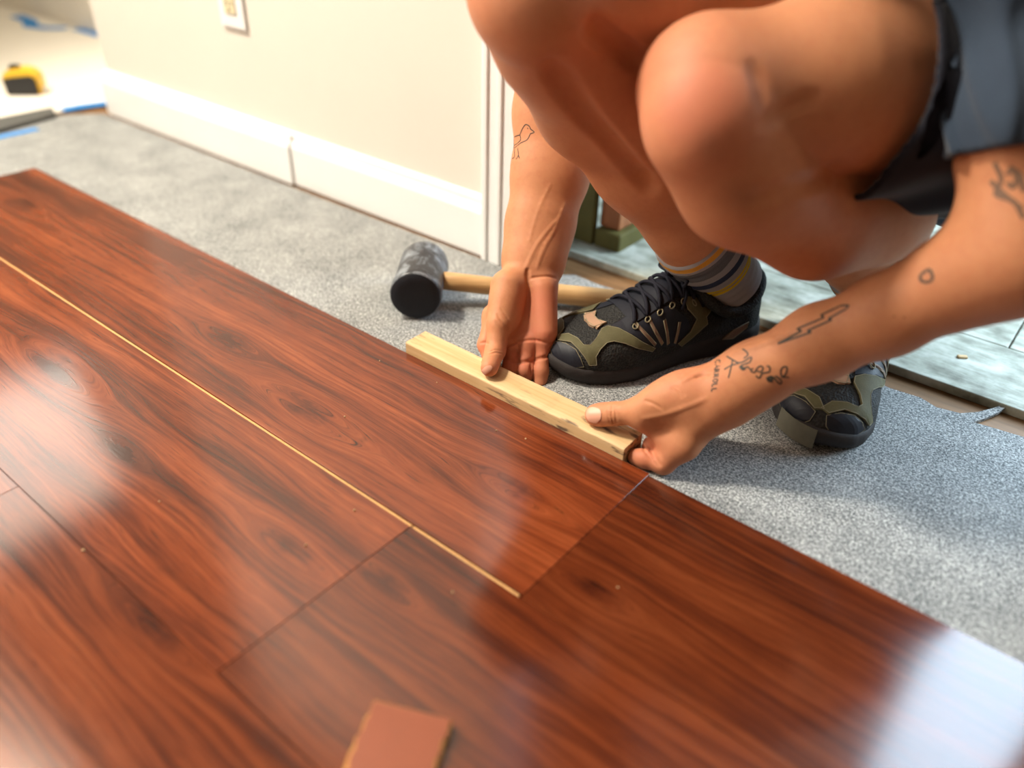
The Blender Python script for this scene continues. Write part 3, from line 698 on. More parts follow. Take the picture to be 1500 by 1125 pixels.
# ---- torso and head
PEL = (HPA+HPB)/2+np.array([.02, .05, .0]); CH = (RS+LS)/2+np.array([.04, .04, -.09]); SHC = (RS+LS)/2
wdir = (RS-LS)/np.linalg.norm(RS-LS); HD = SHC+np.array([-.015, -.150, .125]); FD = np.array([-.20, -.72, -.66]); FD /= np.linalg.norm(FD)
hu = np.cross(np.cross(FD, (0, 0, 1)), FD); hu /= np.linalg.norm(hu); hs = np.cross(FD, hu)
torso = [ell(PEL, [HPA-HPB, (0, 1, .2)], (.175, .125, .125), .05), cap(PEL+[0, .0, .03], CH, .125, .135, .06), ell(CH, [wdir, (0, -.6, .8)], (.180, .150, .115), .06),
         cap(RS-wdir*.02, LS+wdir*.02, .060, .060, .05), cap(SHC+[0, .0, .02], HD-hu*.05-FD*.03, .060, .055, .04)]
head = [ell(HD+hu*.02-FD*.012, [FD, hu], (.098, .098, .076), .02), cap(HD-hu*.055+FD*.035, HD-hu*.085+FD*.062, .052, .034, .03), cap(HD+FD*.088+hu*.010, HD+FD*.108-hu*.026, .008, .014, .012),
        cap(HD+FD*.080+hu*.030+hs*.03, HD+FD*.080+hu*.030-hs*.03, .014, .014, .016), cap(HD+FD*.085-hu*.060+hs*.018, HD+FD*.085-hu*.060-hs*.018, .009, .009, .01),
        ell(HD+hs*.078-FD*.010, [hs, hu], (.010, .030, .018), .008), ell(HD-hs*.078-FD*.010, [hs, hu], (.010, .030, .018), .008)]
hg = [cap(HD+FD*.094-hu*.060+hs*.022, HD+FD*.094-hu*.060-hs*.022, .0022, .0022, .004)]+[ell(HD+FD*.088+hu*.012+hs*s*.031, [FD, hu], (.012, .010, .014), .01) for s in (1, -1)]
fieldT = Field(torso+head, (), hg)

VR, FR = surfnet(fieldRf, (-.80, .52, -.03), (-.42, 1.0, .66), .0015)
VL, FL = surfnet(fieldLf, (-.42, .54, -.03), (.05, .93, .64), .0015)
VA, FA = surfnet(legA, np.minimum(np.minimum(KA, AA), HPA)-.13, np.maximum(np.maximum(KA, AA), HPA)+.13, .0030)
VB, FB = surfnet(legB, np.minimum(np.minimum(KB, AB), HPB)-.13, np.maximum(np.maximum(KB, AB), HPB)+.13, .0030)
VT, FT = surfnet(fieldT, (-.66, .48, .10), (.16, 1.30, .98), .0055)
VV = np.concatenate([VR, VL, VA, VB, VT]); off = np.cumsum([0, len(VR), len(VL), len(VA), len(VB)])
FF = np.concatenate([f_+o_ for f_, o_ in zip((FR, FL, FA, FB, FT), off)])
tint = np.zeros(len(VV))
def blush(c, r, a):
    global tint
    tint = np.maximum(tint, a*np.clip(1.25*np.exp(-((VV-c)**2).sum(1)/r**2), 0, 1))
for c, r, a in [(D(795, 450, .965), .030, .95), (D(790, 500, .965), .032, 1.), (D(765, 530, .962), .030, 1.), (tipR, .014, .55), (D(712, 512, .972), .016, .8), (LI1, .020, .5), (LI2, .025, .8), (tipL, .016, .75), (D(1010, 555, .80), .030, .35),
                (KB+dB['fw']*.05, .075, .55), (traces(legB, [(1025, 150)])[0], .045, .95), (KA+dA['fw']*.05, .06, .4), (LM2, .03, .8)]: blush(c, r, a)
mark = np.zeros(len(VV))
for px, py, r, a in [(1040, 212, .014, .45), (1080, 290, .015, .5), (1345, 95, .007, .5)]:
    c = traces(legB, [(px, py)])[0]
    if c[0] == c[0]: mark = np.maximum(mark, a*np.exp(-((VV-c)**2).sum(1)/r**2))
me = npmesh('body', VV, FF)
at = me.attributes.new('blush', 'FLOAT', 'POINT'); at.data.foreach_set('value', tint.astype(np.float32))
at = me.attributes.new('mark', 'FLOAT', 'POINT'); at.data.foreach_set('value', mark.astype(np.float32))
def skin():
    t = NT('tanned_skin'); p = t.obj(); b = t.attr('blush').outputs['Fac']
    n = t.noise(p, 38, 4, .6); n2 = t.noise(p, 9, 3, .5); fine = t.noise(p, 1500, 2, .6); pore = t.noise(p, 520, 3, .6)
    n3 = t.noise(p, 120, 4, .65)
    c = t.mix(n, (.52, .220, .100), (.65, .300, .150)); c = t.mix(t.math('MULTIPLY', n2, .5), c, (.54, .215, .115))
    c = t.mix(t.math('MULTIPLY', t.math('SUBTRACT', n3, .45, clamp=True), 1.4, clamp=True), c, (.48, .165, .085))
    c = t.mix(t.math('MULTIPLY', b, .70), c, (.60, .175, .105))
    c = t.mix(t.math('MULTIPLY', t.attr('mark').outputs['Fac'], .8), c, (.20, .085, .045))
    c = t.mix(t.math('MULTIPLY', pore, .22), c, (.46, .18, .08))
    t.bump(t.math('ADD', pore, t.math('MULTIPLY', fine, .5)), .22, .0006)
    t.b.inputs['Subsurface Radius'].default_value = (1, .35, .15)
    return t.out(c, .55, .28, Subsurface_Weight=.12, Subsurface_Scale=.006)
M['skin'] = skin()
person = empty('person', (-.27, .85, PADZ))
tag(person, 'crouching person in grey blue t-shirt and black shorts with tattooed forearms holding the pine block', 'person')
pinv = Matrix.Translation(-person.location)
def pchild(name, me, mat, parent=None):                      # meshes below are written in world coordinates
    o = link(name, me, mat, parent or person)
    if parent is None: me.transform(pinv)
    else: me.transform(pinv)
    return o
body = pchild('body', me, M['skin'])

# ---- tattoos, freckles, nails: laid on the skin
M['ink'] = plain('faded_black_ink', (.055, .048, .038), .5, .3, .25, 400)
M['fadedink'] = plain('blurred_faded_ink', (.17, .095, .06), .5, .3, .3, 200)
M['mole'] = plain('brown_freckle', (.16, .055, .02), .5, .3, .1)
M['nail'] = plain('pink_nail', (.78, .40, .28), .25, .5, .05)
def surf_pts(fd, pts, lift):
    P = traces(fd, pts); P = P[~np.isnan(P[:, 0])]
    if len(P) < 2: return None, None
    g = grad(fd, P); g /= np.linalg.norm(g, axis=1)[:, None]; return P+g*lift, g
def ink(fd, strokes, w=.0007, name='tattoo', label=None, smooth=3, mat='ink'):
    v = []; f = []
    for s_ in strokes:
        P, g = surf_pts(fd, spline(s_, smooth) if smooth > 1 else s_, .00022)
        if P is None: continue
        o = len(v)
        for i in range(len(P)):
            t_ = P[min(i+1, len(P)-1)]-P[max(i-1, 0)]; sd = np.cross(t_, g[i]); sd /= max(np.linalg.norm(sd), 1e-9)
            v += [P[i]-sd*w, P[i]+g[i]*.0001, P[i]+sd*w]
        for i in range(len(P)-1):
            if np.linalg.norm(P[i]-P[i+1]) > .02: continue
            a_ = o+3*i; f += [(a_, a_+1, a_+4, a_+3), (a_+1, a_+2, a_+5, a_+4)]
    if not f: return
    o_ = pchild(name, mesh(name, v, f, True), M[mat], body)
    if label: o_['label'] = label
c5 = lambda L: cr(L, 3.125, 649, 64)
ink(fieldRf, [c5(L) for L in [[(352, 418), (362, 392), (378, 370), (395, 378), (402, 392), (418, 405), (400, 412)], [(352, 418), (330, 425), (312, 445), (303, 472), (325, 478), (355, 455), (385, 440), (400, 412)], [(352, 418), (355, 440), (335, 460), (308, 476)], [(325, 480), (328, 515), (316, 528)], [(342, 478), (345, 510), (334, 530)], [(345, 510), (350, 525)], [(386, 386), (389, 390)]]], .00055, 'tattoo', 'black outline tattoo of a small bird')
c5 = lambda L: cr(L, 3.125, 662, 62)
ink(fieldRf, [c5([(500, 490), (512, 500), (530, 512)]), c5([(502, 492), (508, 512), (528, 514)])], .0013, 'tattoo')
c3 = lambda L: cr(L, 5.624, 1020, 440)
BOLT = [(672, 356), (868, 252), (828, 236), (1052, 142), (1026, 122), (1190, 44), (1258, 40), (1242, 66), (1088, 152), (1116, 160), (915, 250), (948, 262), (672, 358)]
ink(fieldLf, [[tuple(np.array(p)+(np.array(q)-p)*k/8) for k in range(9)] for p, q in zip(c3(BOLT), c3(BOLT[1:]))], .0009, 'tattoo', 'black outline tattoo of a lightning bolt', 1)
# lettering across the wrist, reading downwards
LET = {'C': [[(.8, .85), (.45, 1), (.1, .7), (.1, .3), (.45, 0), (.8, .15)]], 'A': [[(0, 0), (.45, 1), (.9, 0)], [(.2, .4), (.7, .4)]], 'R': [[(.1, 0), (.1, 1), (.6, .95), (.6, .55), (.1, .5)], [(.35, .5), (.8, 0)]], 'O': [[(.45, 1), (.1, .75), (.1, .25), (.45, 0), (.8, .25), (.8, .75), (.45, 1)]], 'L': [[(.15, 1), (.15, 0)], [(.15, 0), (.8, 0)]]}
st_ = []
for i, ch in enumerate('CARROLL'):
    for L in LET[ch]:
        st_.append(c3([(158+ (-34)*(i+x*.9)/7+ y*42, 492+272*(i+x*.9)/7-y*6) for x, y in L]))
for s_ in st_: pass
ink(fieldLf, st_, .00065, 'tattoo', 'small lettering tattoo across the wrist', 1)
ink(fieldLf, [c3(L) for L in [[(250, 460), (300, 490), (350, 515), (400, 500), (440, 470), (455, 475), (440, 510), (400, 525), (370, 540), (385, 565), (420, 545)], [(300, 490), (285, 560), (265, 640)], [(350, 520), (290, 535), (230, 570)], [(380, 400), (410, 420), (425, 450), (390, 480)], [(445, 580), (480, 595), (500, 560), (530, 540), (550, 560), (530, 590), (500, 580)], [(490, 620), (520, 640), (545, 600), (600, 590), (605, 550), (580, 540)], [(640, 640), (690, 690), (700, 660), (650, 620)], [(700, 620), (695, 580), (715, 550), (745, 548), (745, 585), (725, 620), (700, 630), (765, 635)], [(420, 545), (450, 570), (470, 560)]]], .00075, 'tattoo', 'black line tattoo of a leafy vine')
ink(fieldLf, [c3([(585, 630), (600, 660), (630, 662)]), c3([(590, 645), (612, 632), (640, 645)]), c3([(360, 540), (385, 565), (400, 555)])], .0016, 'tattoo')
c6 = lambda L: cr(L, 4.277, 1150, 350)
ink(fieldLf, [c6([(905, 190), (922, 225), (922, 255), (895, 270), (860, 266), (846, 240), (866, 212), (905, 190)])], .0012, 'tattoo', 'small black outline tattoo of a water drop')
c7 = lambda L: cr(L, 2.8125, 1300, 0)
ink(fieldLf, [c7(L) for L in [[(440, 670), (470, 740), (445, 800), (520, 830), (562, 900)], [(490, 720), (520, 700), (532, 750), (515, 772), (495, 750)], [(425, 745), (480, 800), (555, 860)], [(500, 690), (545, 720), (560, 790)]]], .0018, 'tattoo', 'smudged black tattoo on the upper arm', 3, 'fadedink')
for px, py in c6([(683, 485), (745, 492)]):
    P, g = surf_pts(fieldLf, [(px-1.6, py), (px+1.6, py), (px, py-1.4), (px, py+1.4)], .00025)
    pchild('freckle', mesh('freckle', P, [(0, 3, 1, 2)]), M['mole'], body)
def patch(fd, poly, name, mat, lift, parent, sp=1.6):
    """thin curved plate on the skin, outline given as seen"""
    poly = [tuple(p[:2]) for p in spline(list(poly)+[poly[0]], 3)[:-1]]; P = [Vector(p) for p in poly]; n = len(P)
    xs = [p.x for p in P]; ys = [p.y for p in P]; pts = list(P)
    y = min(ys)+sp
    while y < max(ys):
        x = min(xs)+sp
        while x < max(xs):
            ins = False; j = n-1
            for i in range(n):
                if (P[i].y > y) != (P[j].y > y) and x < (P[j].x-P[i].x)*(y-P[i].y)/(P[j].y-P[i].y)+P[i].x: ins = not ins
                j = i
            if ins: pts.append(Vector((x, y)))
            x += sp
        y += sp
    r_ = geometry.delaunay_2d_cdt(pts, [], [list(range(n))], 1, 1e-4)
    Q = traces(fd, [(q.x, q.y) for q in r_[0]]); dd_ = (Q-CP)@CM[2]; bad = np.isnan(dd_) | (np.abs(dd_-np.nanmedian(dd_)) > .02); Q[bad] = np.nanmedian(Q, 0)
    g = grad(fd, Q); g /= np.linalg.norm(g, axis=1)[:, None]
    return pchild(name, mesh(name, Q+g*lift, [tuple(t_) for t_ in r_[2] if not bad[list(t_)].any()], True), mat, parent)
patch(fieldLf, cr([(112, 520), (118, 478), (150, 456), (195, 458), (232, 478), (242, 520), (232, 560), (198, 588), (150, 580), (122, 555)], 5.92, 840, 520), 'thumbnail', M['nail'], .0006, body)
patch(fieldRf, cr([(78, 1002), (88, 972), (122, 938), (160, 930), (174, 950), (150, 985), (110, 1004)], 5.625, 690, 370), 'thumbnail', M['nail'], .0006, body)

# ---- clothes
def fabric(name, a, b, sc_=900, fold=.0):
    t = NT(name); p = t.obj(); n = t.noise(p, 25, 3, .6); w = t.noise(p, sc_, 2, .7)
    t.bump(w, .35, .0008); return t.out(t.mix(n, a, b), .85, .15, Sheen_Weight=.2)
M['shirt'] = fabric('grey_blue_cotton', (.026, .040, .066), (.042, .064, .098)); M['shorts'] = fabric('black_cotton', (.006, .007, .013), (.013, .014, .024))
def folds(P, a=.006):
    x, y, z = P.T
    return a*(np.sin(x*38+y*55-z*60+2*np.sin(z*21+x*9))*.55+np.sin(x*71-y*33+z*48+1.5*np.sin(y*17))*.3+np.sin((x+y)*24+z*15)*.35)
armR_u = chain([(RE, .043), ((RE+RS)/2, .049), (RS, .056)], .03); armL_u = chain([(LE, .0455), ((LE*2+LS)/3, .0465), ((LE+LS*2)/3, .049), (LS, .054)], .03)
def shirtf(P, ctr=None, R=None):
    b_ = Field(torso[:4]); d = b_(P)
    for arm in (armR_u, armL_u): d = smin(d, Field(arm)(P)+.0105, .02)
    wv = np.sin((P@np.array([.35, -.55, .76]))*95+2.2*np.sin(P@np.array([60., 20, 35])))
    sh = np.abs(d-.011-folds(P, .003)-.0055*np.maximum(wv, 0)**2)-.0048
    for E_, S_, t_ in ((RE, RS, .38), (LE, LS, .235)):
        u = (S_-E_)/np.linalg.norm(S_-E_); c0_ = E_+(S_-E_)*t_
        near = np.linalg.norm(P-c0_, axis=1)-.16
        sh = np.where(near < 0, np.maximum(sh, -((P-c0_)@u)), sh)
    ax_ = (CH-PEL)/np.linalg.norm(CH-PEL); sh = np.maximum(sh, -((P-PEL)@ax_)-.075)
    nk = SHC+np.array([-.005, -.055, .055]); sh = np.maximum(sh, .078-np.linalg.norm(P-nk, axis=1))
    return sh
V_, F_ = surfnet(shirtf, (-.68, .60, .14), (.16, 1.30, .76), .0034, 16)
pchild('t_shirt', npmesh('t_shirt', V_, F_), M['shirt'])
def shortf(P, ctr=None, R=None):
    d = Field([torso[0]])(P)
    for Hp, K, L_ in ((HPA, KA, legA), (HPB, KB, legB)):
        d = smin(d, Field(L_.br[0][0])(P)-.006, .03)
    sh = np.abs(d-.010-folds(P, .006))-.0032
    ds = [dist(cap(K, Hp, 0, 0), P) for Hp, K in ((HPA, KA), (HPB, KB))]
    for i_, (Hp, K, t_) in enumerate(((HPA, KA, .50), (HPB, KB, .315))):
        u = (Hp-K)/np.linalg.norm(Hp-K); c0_ = K+(Hp-K)*t_
        sh = np.where(ds[i_] <= ds[1-i_], np.maximum(sh, -((P-c0_)@u)), sh)
    ax_ = (CH-PEL)/np.linalg.norm(CH-PEL); return np.where(np.minimum(*ds) > .118, np.maximum(sh, (P-PEL)@ax_-.07), sh)
V_, F_ = surfnet(shortf, (-.58, .60, .12), (.16, 1.28, .56), .0034, 16)
pchild('shorts', npmesh('shorts', V_, F_), M['shorts'])
# hair
M['hair'] = plain('short_brown_hair', (.05, .028, .015), .6, .3, .4, 200, .8, 700)
def hairf(P, ctr=None, R=None):
    d = dist(ell(HD+hu*.026-FD*.016, [FD, hu], (.106, .106, .083)), P)+.0025*np.sin(P[:, 0]*300)*np.sin(P[:, 2]*280)
    return np.maximum(d, ((P-HD)@FD)*.8-((P-HD)@hu)*.55-.034)
V_, F_ = surfnet(hairf, HD-.16, HD+.16, .005, 16); pchild('hair', npmesh('hair', V_, F_), M['hair'])
M['eye'] = plain('eye_white', (.8, .78, .74), .2, .5, .03)
for s_ in (1, -1):
    bm = bmesh.new(); bmesh.ops.create_uvsphere(bm, u_segments=16, v_segments=10, radius=.0115); me = bpy.data.meshes.new('eye'); bm.to_mesh(me); bm.free()
    me.transform(Matrix.Translation(HD+FD*.074+hu*.012+hs*s_*.031)); pchild('eye', me, M['eye'])

# ---- socks
def sockmat():
    t = NT('grey_striped_sock'); u = t.attr('band').outputs['Fac']; p = t.obj()
    g, dk, ye, nvy = (.30, .285, .29), (.115, .118, .13), (.60, .40, .02), (.03, .04, .075)
    c = t.ramp(u, [(0, g), (.26, g), (.30, ye), (.335, ye), (.34, g), (.365, g), (.37, ye), (.405, ye), (.41, g), (.52, g), (.525, nvy), (.60, nvy), (.605, g), (.70, g), (.71, dk), (.86, dk), (.865, g), (.90, g), (.905, (.62, .30, .05)), (.965, (.62, .30, .05)), (.97, g)][:24], 'CONSTANT')
    w = t.noise(t.scale(p, (900, 900, 300)), 1, 2, .6); t.bump(w, .5, .001)
    return t.out(c, .9, .15)
M['sock'] = sockmat()
def sock(fd, K, A, dd, top):
    sh, bk, side = -dd['sh'], dd['bk'], dd['side']; NN, NR = 40, 44; f = []
    base = A-sh*.045; uu, qq = np.meshgrid(np.arange(NR+1)/NR, 2*math.pi*np.arange(NN)/NN, indexing='ij'); uu = uu.ravel(); qq = qq.ravel()
    dr = np.cos(qq)[:, None]*bk+np.sin(qq)[:, None]*side; c = base+sh*(uu*(top+.045))[:, None]+sh*(.010*np.cos(qq)*uu)[:, None]
    rs = np.linspace(.0, .08, 54); val = fd((c[:, None]+dr[:, None]*rs[None, :, None]).reshape(-1, 3)).reshape(len(c), -1)
    last = np.where((val < 0).any(1), rs[np.where((val < 0).any(1), val.shape[1]-1-np.argmax((val < 0)[:, ::-1], 1), 0)], 0)
    r_ = np.maximum(last+.0042, .0445-.003*np.sin(uu*3.1)).reshape(NR+1, NN)
    for _ in range(3): r_ = np.maximum(r_, .25*np.roll(r_, 1, 1)+.5*r_+.25*np.roll(r_, -1, 1))
    u2 = uu.reshape(NR+1, NN); r_ = r_+.0016*((u2 > .52) & (u2 < .90))+.0005*np.sin(u2*70); r_[-1] -= .004
    v = c+dr*r_.ravel()[:, None]
    for i in range(NR):
        for k in range(NN): f.append((i*NN+k, i*NN+(k+1) % NN, (i+1)*NN+(k+1) % NN, (i+1)*NN+k))
    me = mesh('sock', v, f, True); a_ = me.attributes.new('band', 'FLOAT', 'POINT'); a_.data.foreach_set('value', uu.astype(np.float32))
    return pchild('sock', me, M['sock'])
sock(legA, KA, AA, dA, .066); sock(legB, KB, AB, dB, .060)

# ---- running shoes: a lofted upper (u along the foot, a around it) with pieces laid on it
def sh_w(u): return np.interp(u, [0, .012, .03, .07, .12, .165, .205, .235, .26, .278, .290, .296], [.008, .025, .034, .038, .039, .047, .054, .0545, .049, .038, .022, .006])
def sh_h(u): return np.interp(u, [0, .01, .03, .05, .07, .10, .125, .15, .18, .21, .24, .265, .285, .296], [.058, .072, .072, .050, .042, .054, .078, .074, .060, .048, .039, .031, .021, .008])
def sh_c(u): return np.interp(u, [0, .1, .2, .296], [0, 0, .004, -.004])
SZ0 = .020
def S(u, a, lift=0.):
    """point of the upper in shoe metres: x to the toe, y to the wearer's inner side (+), z up"""
    u, a = np.asarray(u, float), np.asarray(a, float); w, h_ = sh_w(u)+lift, sh_h(u)-.0+lift
    ca, sa = np.cos(a), np.sin(a); p_ = .78
    return np.stack([u+0*a, sh_c(u)+w*np.sign(ca)*np.abs(ca)**p_, SZ0+h_*np.abs(sa)**p_], -1)
def inner_dir(Hh, Tt): d = (Tt-Hh)/np.linalg.norm(Tt-Hh); return d, np.array([-d[1], d[0], 0])
dA_, nA_ = inner_dir(HA, TA); dB_, nB_ = inner_dir(HB, TB)
# inner side: the right foot's inner side is its left, the left foot's its right
def frame(Hh, d, n_): return lambda P: Hh+P[..., :1]*d+P[..., 1:2]*n_+P[..., 2:3]*np.array([0, 0, 1.])
fA = frame(HA, dA_, nA_); fB = frame(HB, dB_, -nB_)
UU, AAg = np.meshgrid(np.linspace(.005, .294, 220), np.linspace(.02, 1.75, 130), indexing='ij'); GP = PJ(fA(S(UU, AAg)))
def inv(px, py):
    k = np.argmin((GP[..., 0]-px)**2+(GP[..., 1]-py)**2); return float(UU.flat[k]), float(AAg.flat[k])
def mesh_cloth():
    t = NT('black_mesh_upper'); p = t.obj(); v_ = t.node('ShaderNodeTexVoronoi'); t.put(v_.inputs['Vector'], p); v_.inputs['Scale'].default_value = 420
    d = v_.outputs['Distance']; t.bump(d, .8, .0012); return t.out(t.mix(d, (.003, .003, .004), (.028, .027, .024)), .7, .3)
M['mesh'] = mesh_cloth(); M['olivesuede'] = plain('olive_suede', (.105, .095, .045), .7, .25, .3, 90, .3, 700); M['tan'] = plain('worn_tan_patch', (.42, .25, .16), .6, .3, .2, 90)
M['navy'] = plain('navy_synthetic', (.008, .009, .016), .55, .35, .3, 80); M['rib'] = plain('taupe_rib', (.20, .125, .085), .55, .3, .2, 90); M['lace'] = plain('black_lace', (.012, .012, .020), .75, .2, .3, 600, .5, 1500)
M['sole'] = plain('dark_sole', (.028, .023, .022), .7, .3, .4, 60, .3, 300); M['greytoe'] = plain('grey_toe_bumper', (.13, .125, .095), .7, .2, .2, 120); M['piping'] = plain('olive_piping', (.24, .21, .13), .6, .3, .2)
def drape(name, poly, mat, par, fr, lift, mirror=False, sp=.0032):
    """polygon in (u, a) laid on the upper, with a turned-down rim"""
    L = [(u, (math.pi-a) if mirror else a) for u, a in poly]; k = .05
    P = [Vector((u, a*k)) for u, a in L]; n = len(P); pts = list(P)
    xs = [p.x for p in P]; ys = [p.y for p in P]; y = min(ys)+sp
    while y < max(ys):
        x = min(xs)+sp
        while x < max(xs):
            ins = False; j = n-1
            for i in range(n):
                if (P[i].y > y) != (P[j].y > y) and x < (P[j].x-P[i].x)*(y-P[i].y)/(P[j].y-P[i].y)+P[i].x: ins = not ins
                j = i
            if ins: pts.append(Vector((x, y)))
            x += sp
        y += sp
    r_ = geometry.delaunay_2d_cdt(pts, [], [list(range(n))], 1, 1e-6); Q = np.array([(q.x, q.y/k) for q in r_[0]])
    top = fr(S(Q[:, 0], Q[:, 1], lift)); low = fr(S(Q[:, 0], Q[:, 1], -.001)); m_ = len(top); fs = [tuple(t_) for t_ in r_[2]]
    ec = {}
    for t_ in fs:
        for i in range(len(t_)):
            e = (t_[i], t_[(i+1) % len(t_)]); ec[tuple(sorted(e))] = ec.get(tuple(sorted(e)), [])+[e]
    fs2 = list(fs)
    for kx, es in ec.items():
        if len(es) == 1: a_, b_ = es[0]; fs2.append((b_, a_, a_+m_, b_+m_))
    if lift > .0014: pchild('piping', tube('piping', fr(S(np.array([q[0] for q in L]), np.array([q[1] for q in L]), lift)), .00045, 5, True), M['piping'], par)
    return pchild(name, mesh(name, np.concatenate([top, low]), fs2), mat, par)
def strip_(name, line, w, mat, par, fr, mirror):
    P = [np.array(p) for p in line]; k = .05; L = []; R_ = []
    for i, p in enumerate(P):
        d = (P[min(i+1, len(P)-1)]-P[max(i-1, 0)])*[1, k]; d /= np.linalg.norm(d); nn = np.array([-d[1], d[0]])*w; L.append(p+nn/[1, k]); R_.append(p-nn/[1, k])
    return drape(name, L+R_[::-1], mat, par, fr, .0022, mirror, .004)
c8 = lambda L: [inv(*p) for p in cr(L, 4.545, 800, 380)]
PIECES = [('toe_cap', [(30, 600), (60, 550), (130, 562), (190, 602), (228, 660), (245, 712), (150, 722), (40, 705)], 'navy', .0016),
          ('overlay', [(75, 508), (150, 498), (205, 530), (245, 575), (290, 575), (330, 530), (365, 470), (410, 448), (480, 460), (560, 505), (640, 555), (720, 590), (700, 612), (600, 592), (520, 562), (450, 545), (400, 558), (355, 600), (325, 650), (335, 700), (285, 705), (250, 650), (215, 600), (160, 556), (78, 542)], 'olivesuede', .0022),
          ('eyestay_patch', [(245, 378), (290, 342), (330, 347), (325, 390), (372, 440), (340, 466), (280, 428), (250, 408)], 'tan', .0026),
          ('heel_overlay', [(920, 268), (1000, 262), (1080, 292), (1110, 325), (1062, 385), (1072, 430), (960, 525), (900, 575), (872, 560), (955, 480), (1000, 400), (940, 332)], 'olivesuede', .0020),
          ('heel_patch', [(1170, 530), (1240, 470), (1345, 415), (1330, 450), (1240, 535)], 'rib', .0018),
          ('side_panel', [(430, 440), (560, 360), (700, 300), (840, 320), (930, 380), (960, 450), (880, 570), (740, 585), (640, 545), (560, 495)], 'navy', .0009)]
RIBS = [[(590, 430), (660, 505), (725, 568)], [(685, 405), (730, 490), (770, 562)], [(785, 405), (798, 490), (806, 562)], [(882, 420), (868, 495), (850, 558)]]
PU = [(n_, c8(L), m_, l_) for n_, L, m_, l_ in PIECES]; RU = [c8(L) for L in RIBS]
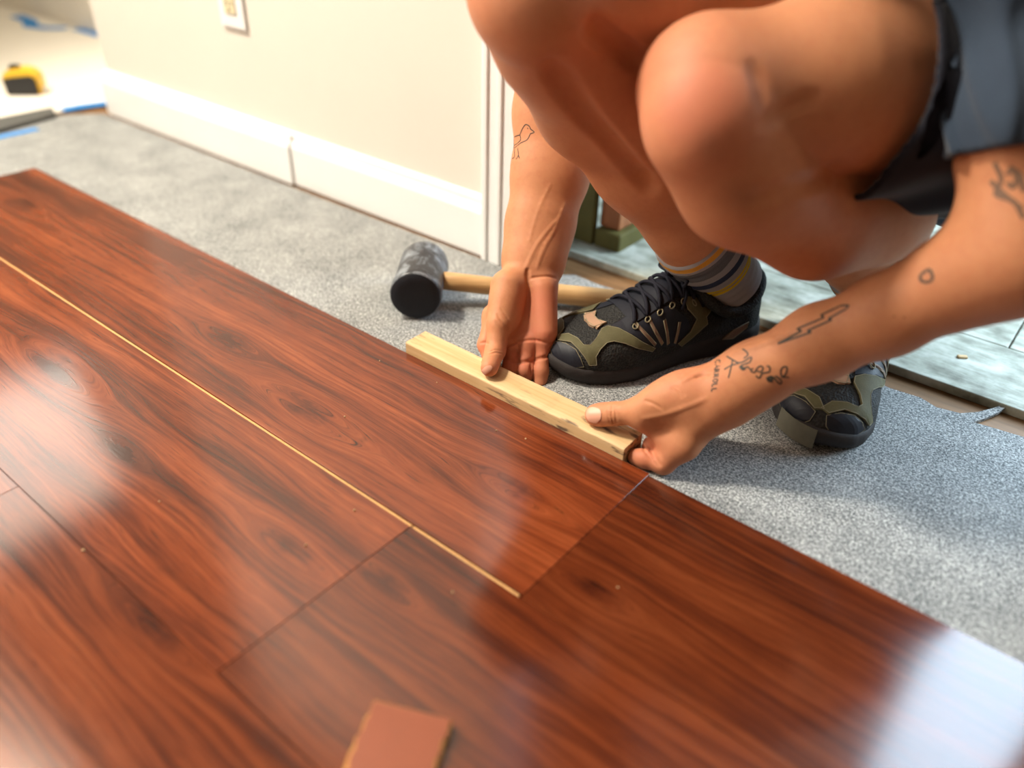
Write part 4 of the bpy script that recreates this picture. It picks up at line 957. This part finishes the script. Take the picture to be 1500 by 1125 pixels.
def shoe(fr, label, bumper):
    us = np.linspace(0, .296, 64); as_ = np.linspace(0, math.pi, 40); UG, AG = np.meshgrid(us, as_, indexing='ij'); P = S(UG, AG)
    V_ = P.reshape(-1, 3); F_ = [(i*40+j, (i+1)*40+j, (i+1)*40+j+1, i*40+j+1) for i in range(63) for j in range(39)]
    up = pchild('shoe', mesh('shoe', fr(V_), F_, True), M['mesh']); up['label'] = label
    # sole: outline with a flared side wall
    out_ = [(u, sh_c(u)+sh_w(u)) for u in us]+[(u, sh_c(u)-sh_w(u)) for u in us[::-1]]; out_ = np.array(out_); n = len(out_)
    cc = np.array([.148, 0]); lev = [(0., .96), (.002, 1.0), (.012, 1.035), (.022, 1.03), (.028, 1.015), (.030, .985)]; v = []
    for z, s_ in lev:
        nn = (out_-cc)*s_+cc
        for (x, y) in nn: v.append((x, y, z*(1-.28*min(1, max(0, (x-.08)/.12)))+max(0, (x-.235))**2*2.2+max(0, .03-x)**2*2))
    f = [(i*n+k, i*n+(k+1) % n, (i+1)*n+(k+1) % n, (i+1)*n+k) for i in range(len(lev)-1) for k in range(n)]+[tuple(range(n))[::-1]]
    me = mesh('sole', fr(np.array(v)), f, True); bm = bmesh.new(); bm.from_mesh(me); bmesh.ops.recalc_face_normals(bm, faces=bm.faces); bm.to_mesh(me); bm.free()
    pchild('sole', me, M['sole'], up)
    for mir in (False, True):
        for n_, L, m_, l_ in PU: drape(n_, L, M[m_], up, fr, l_, mir)
        for L in RU: strip_('rib', L, .0016, M['rib'], up, fr, mir)
    if bumper: pchild('toe_bumper', mesh('toe_bumper', fr(np.array([(x, y, z) for z, s_ in ((.007, 1.060), (.030, 1.035)) for x, y in [(.148+(p[0]-.148)*s_, p[1]*s_) for p in [(u, sh_c(u)+sh_w(u)*q) for u, q in [(.276, 1), (.281, 1), (.285, 1), (.289, 1), (.292, 1), (.294, .9), (.2955, .6), (.296, .2), (.296, -.4)]]]])), [(i, i+1, 10+i, 9+i) for i in range(8)], True), M['greytoe'], up)
    # padded collar, tongue, laces
    col_ = [(.012+.0*q, 0) for q in range(1)]
    ring_ = [(.060+.050*math.cos(q), .038*math.sin(q), SZ0+.041+.029*math.cos(q)**2*(1 if math.cos(q) < 0 else 1.15)) for q in np.linspace(0, 2*math.pi, 40, endpoint=False)]
    pchild('collar', tube('collar', fr(np.array(ring_)), .0075, 10, True), M['mesh'], up)
    tg = []
    for u in np.linspace(.10, .205, 14):
        for a_ in np.linspace(math.pi/2-.5, math.pi/2+.5, 9): tg.append(S(u, a_, .0025)+np.array([0, 0, .004*max(0, (.13-u)/.03)]))
    pchild('tongue', mesh('tongue', fr(np.array(tg)), [(i*9+j, (i+1)*9+j, (i+1)*9+j+1, i*9+j+1) for i in range(13) for j in range(8)], True), M['navy'], up)
    ey = [(.200-.0165*i, .50+.02*i) for i in range(6)]
    for i, (u, s_) in enumerate(ey):
        for sg in (1, -1):
            L = [S(u, math.pi/2+sg*s_, .002), S(u-.004, math.pi/2+sg*s_*.5, .0068), S(u-.008, math.pi/2, .0085), S(u-.0125, math.pi/2-sg*s_*.5, .0065), S(u-.0165, math.pi/2-sg*s_, .002)]
            pchild('lace', tube('lace', fr(np.array(spline(L, 4))), .0024, 7), M['lace'], up)
        for sg in (1, -1): pchild('eyelet', tube('eyelet', fr(np.array([S(u+.0035*math.cos(q), math.pi/2+sg*(s_+.09)+.07*math.sin(q), .0022) for q in np.linspace(0, 2*math.pi, 12, endpoint=False)])), .0009, 5, True), M['piping'], up)
    kn = S(.118, math.pi/2, .010)
    pchild('lace', tube('lace', fr(np.array([kn+[.004*math.cos(q), .006*math.sin(q), .002*math.sin(2*q)] for q in np.linspace(0, 2*math.pi, 14, endpoint=False)])), .0035, 8, True), M['lace'], up)
    for sg in (1, -1):
        lo_ = [kn, kn+[.006, sg*.012, .008], kn+[.012, sg*.026, .009], kn+[.018, sg*.030, .004], kn+[.014, sg*.020, .001], kn+[.004, sg*.006, 0]]
        pchild('lace', tube('lace', fr(np.array(spline(lo_, 5))), .0022, 7), M['lace'], up)
        en = [kn, kn+[.010, sg*.014, .001], kn+[.012, sg*.028, -.010], kn+[.020, sg*.036, -.024]]
        pchild('lace', tube('lace', fr(np.array(spline(en, 5))), .0020, 7), M['lace'], up)
    # standing loop in front of the knot
    lp_ = [kn+[.002, .004, .002], kn+[.010, .006, .012], kn+[.020, .008, .016], kn+[.027, .006, .011], kn+[.018, .003, .005], kn+[.004, .0, .002]]
    pchild('lace', tube('lace', fr(np.array(spline(lp_, 6))), .0021, 7), M['lace'], up)
    return up
shoe(fA, 'worn black running shoe with olive overlays on the foot beside the mallet handle', False)
shoe(fB, 'worn black running shoe behind the tattooed forearm', True)
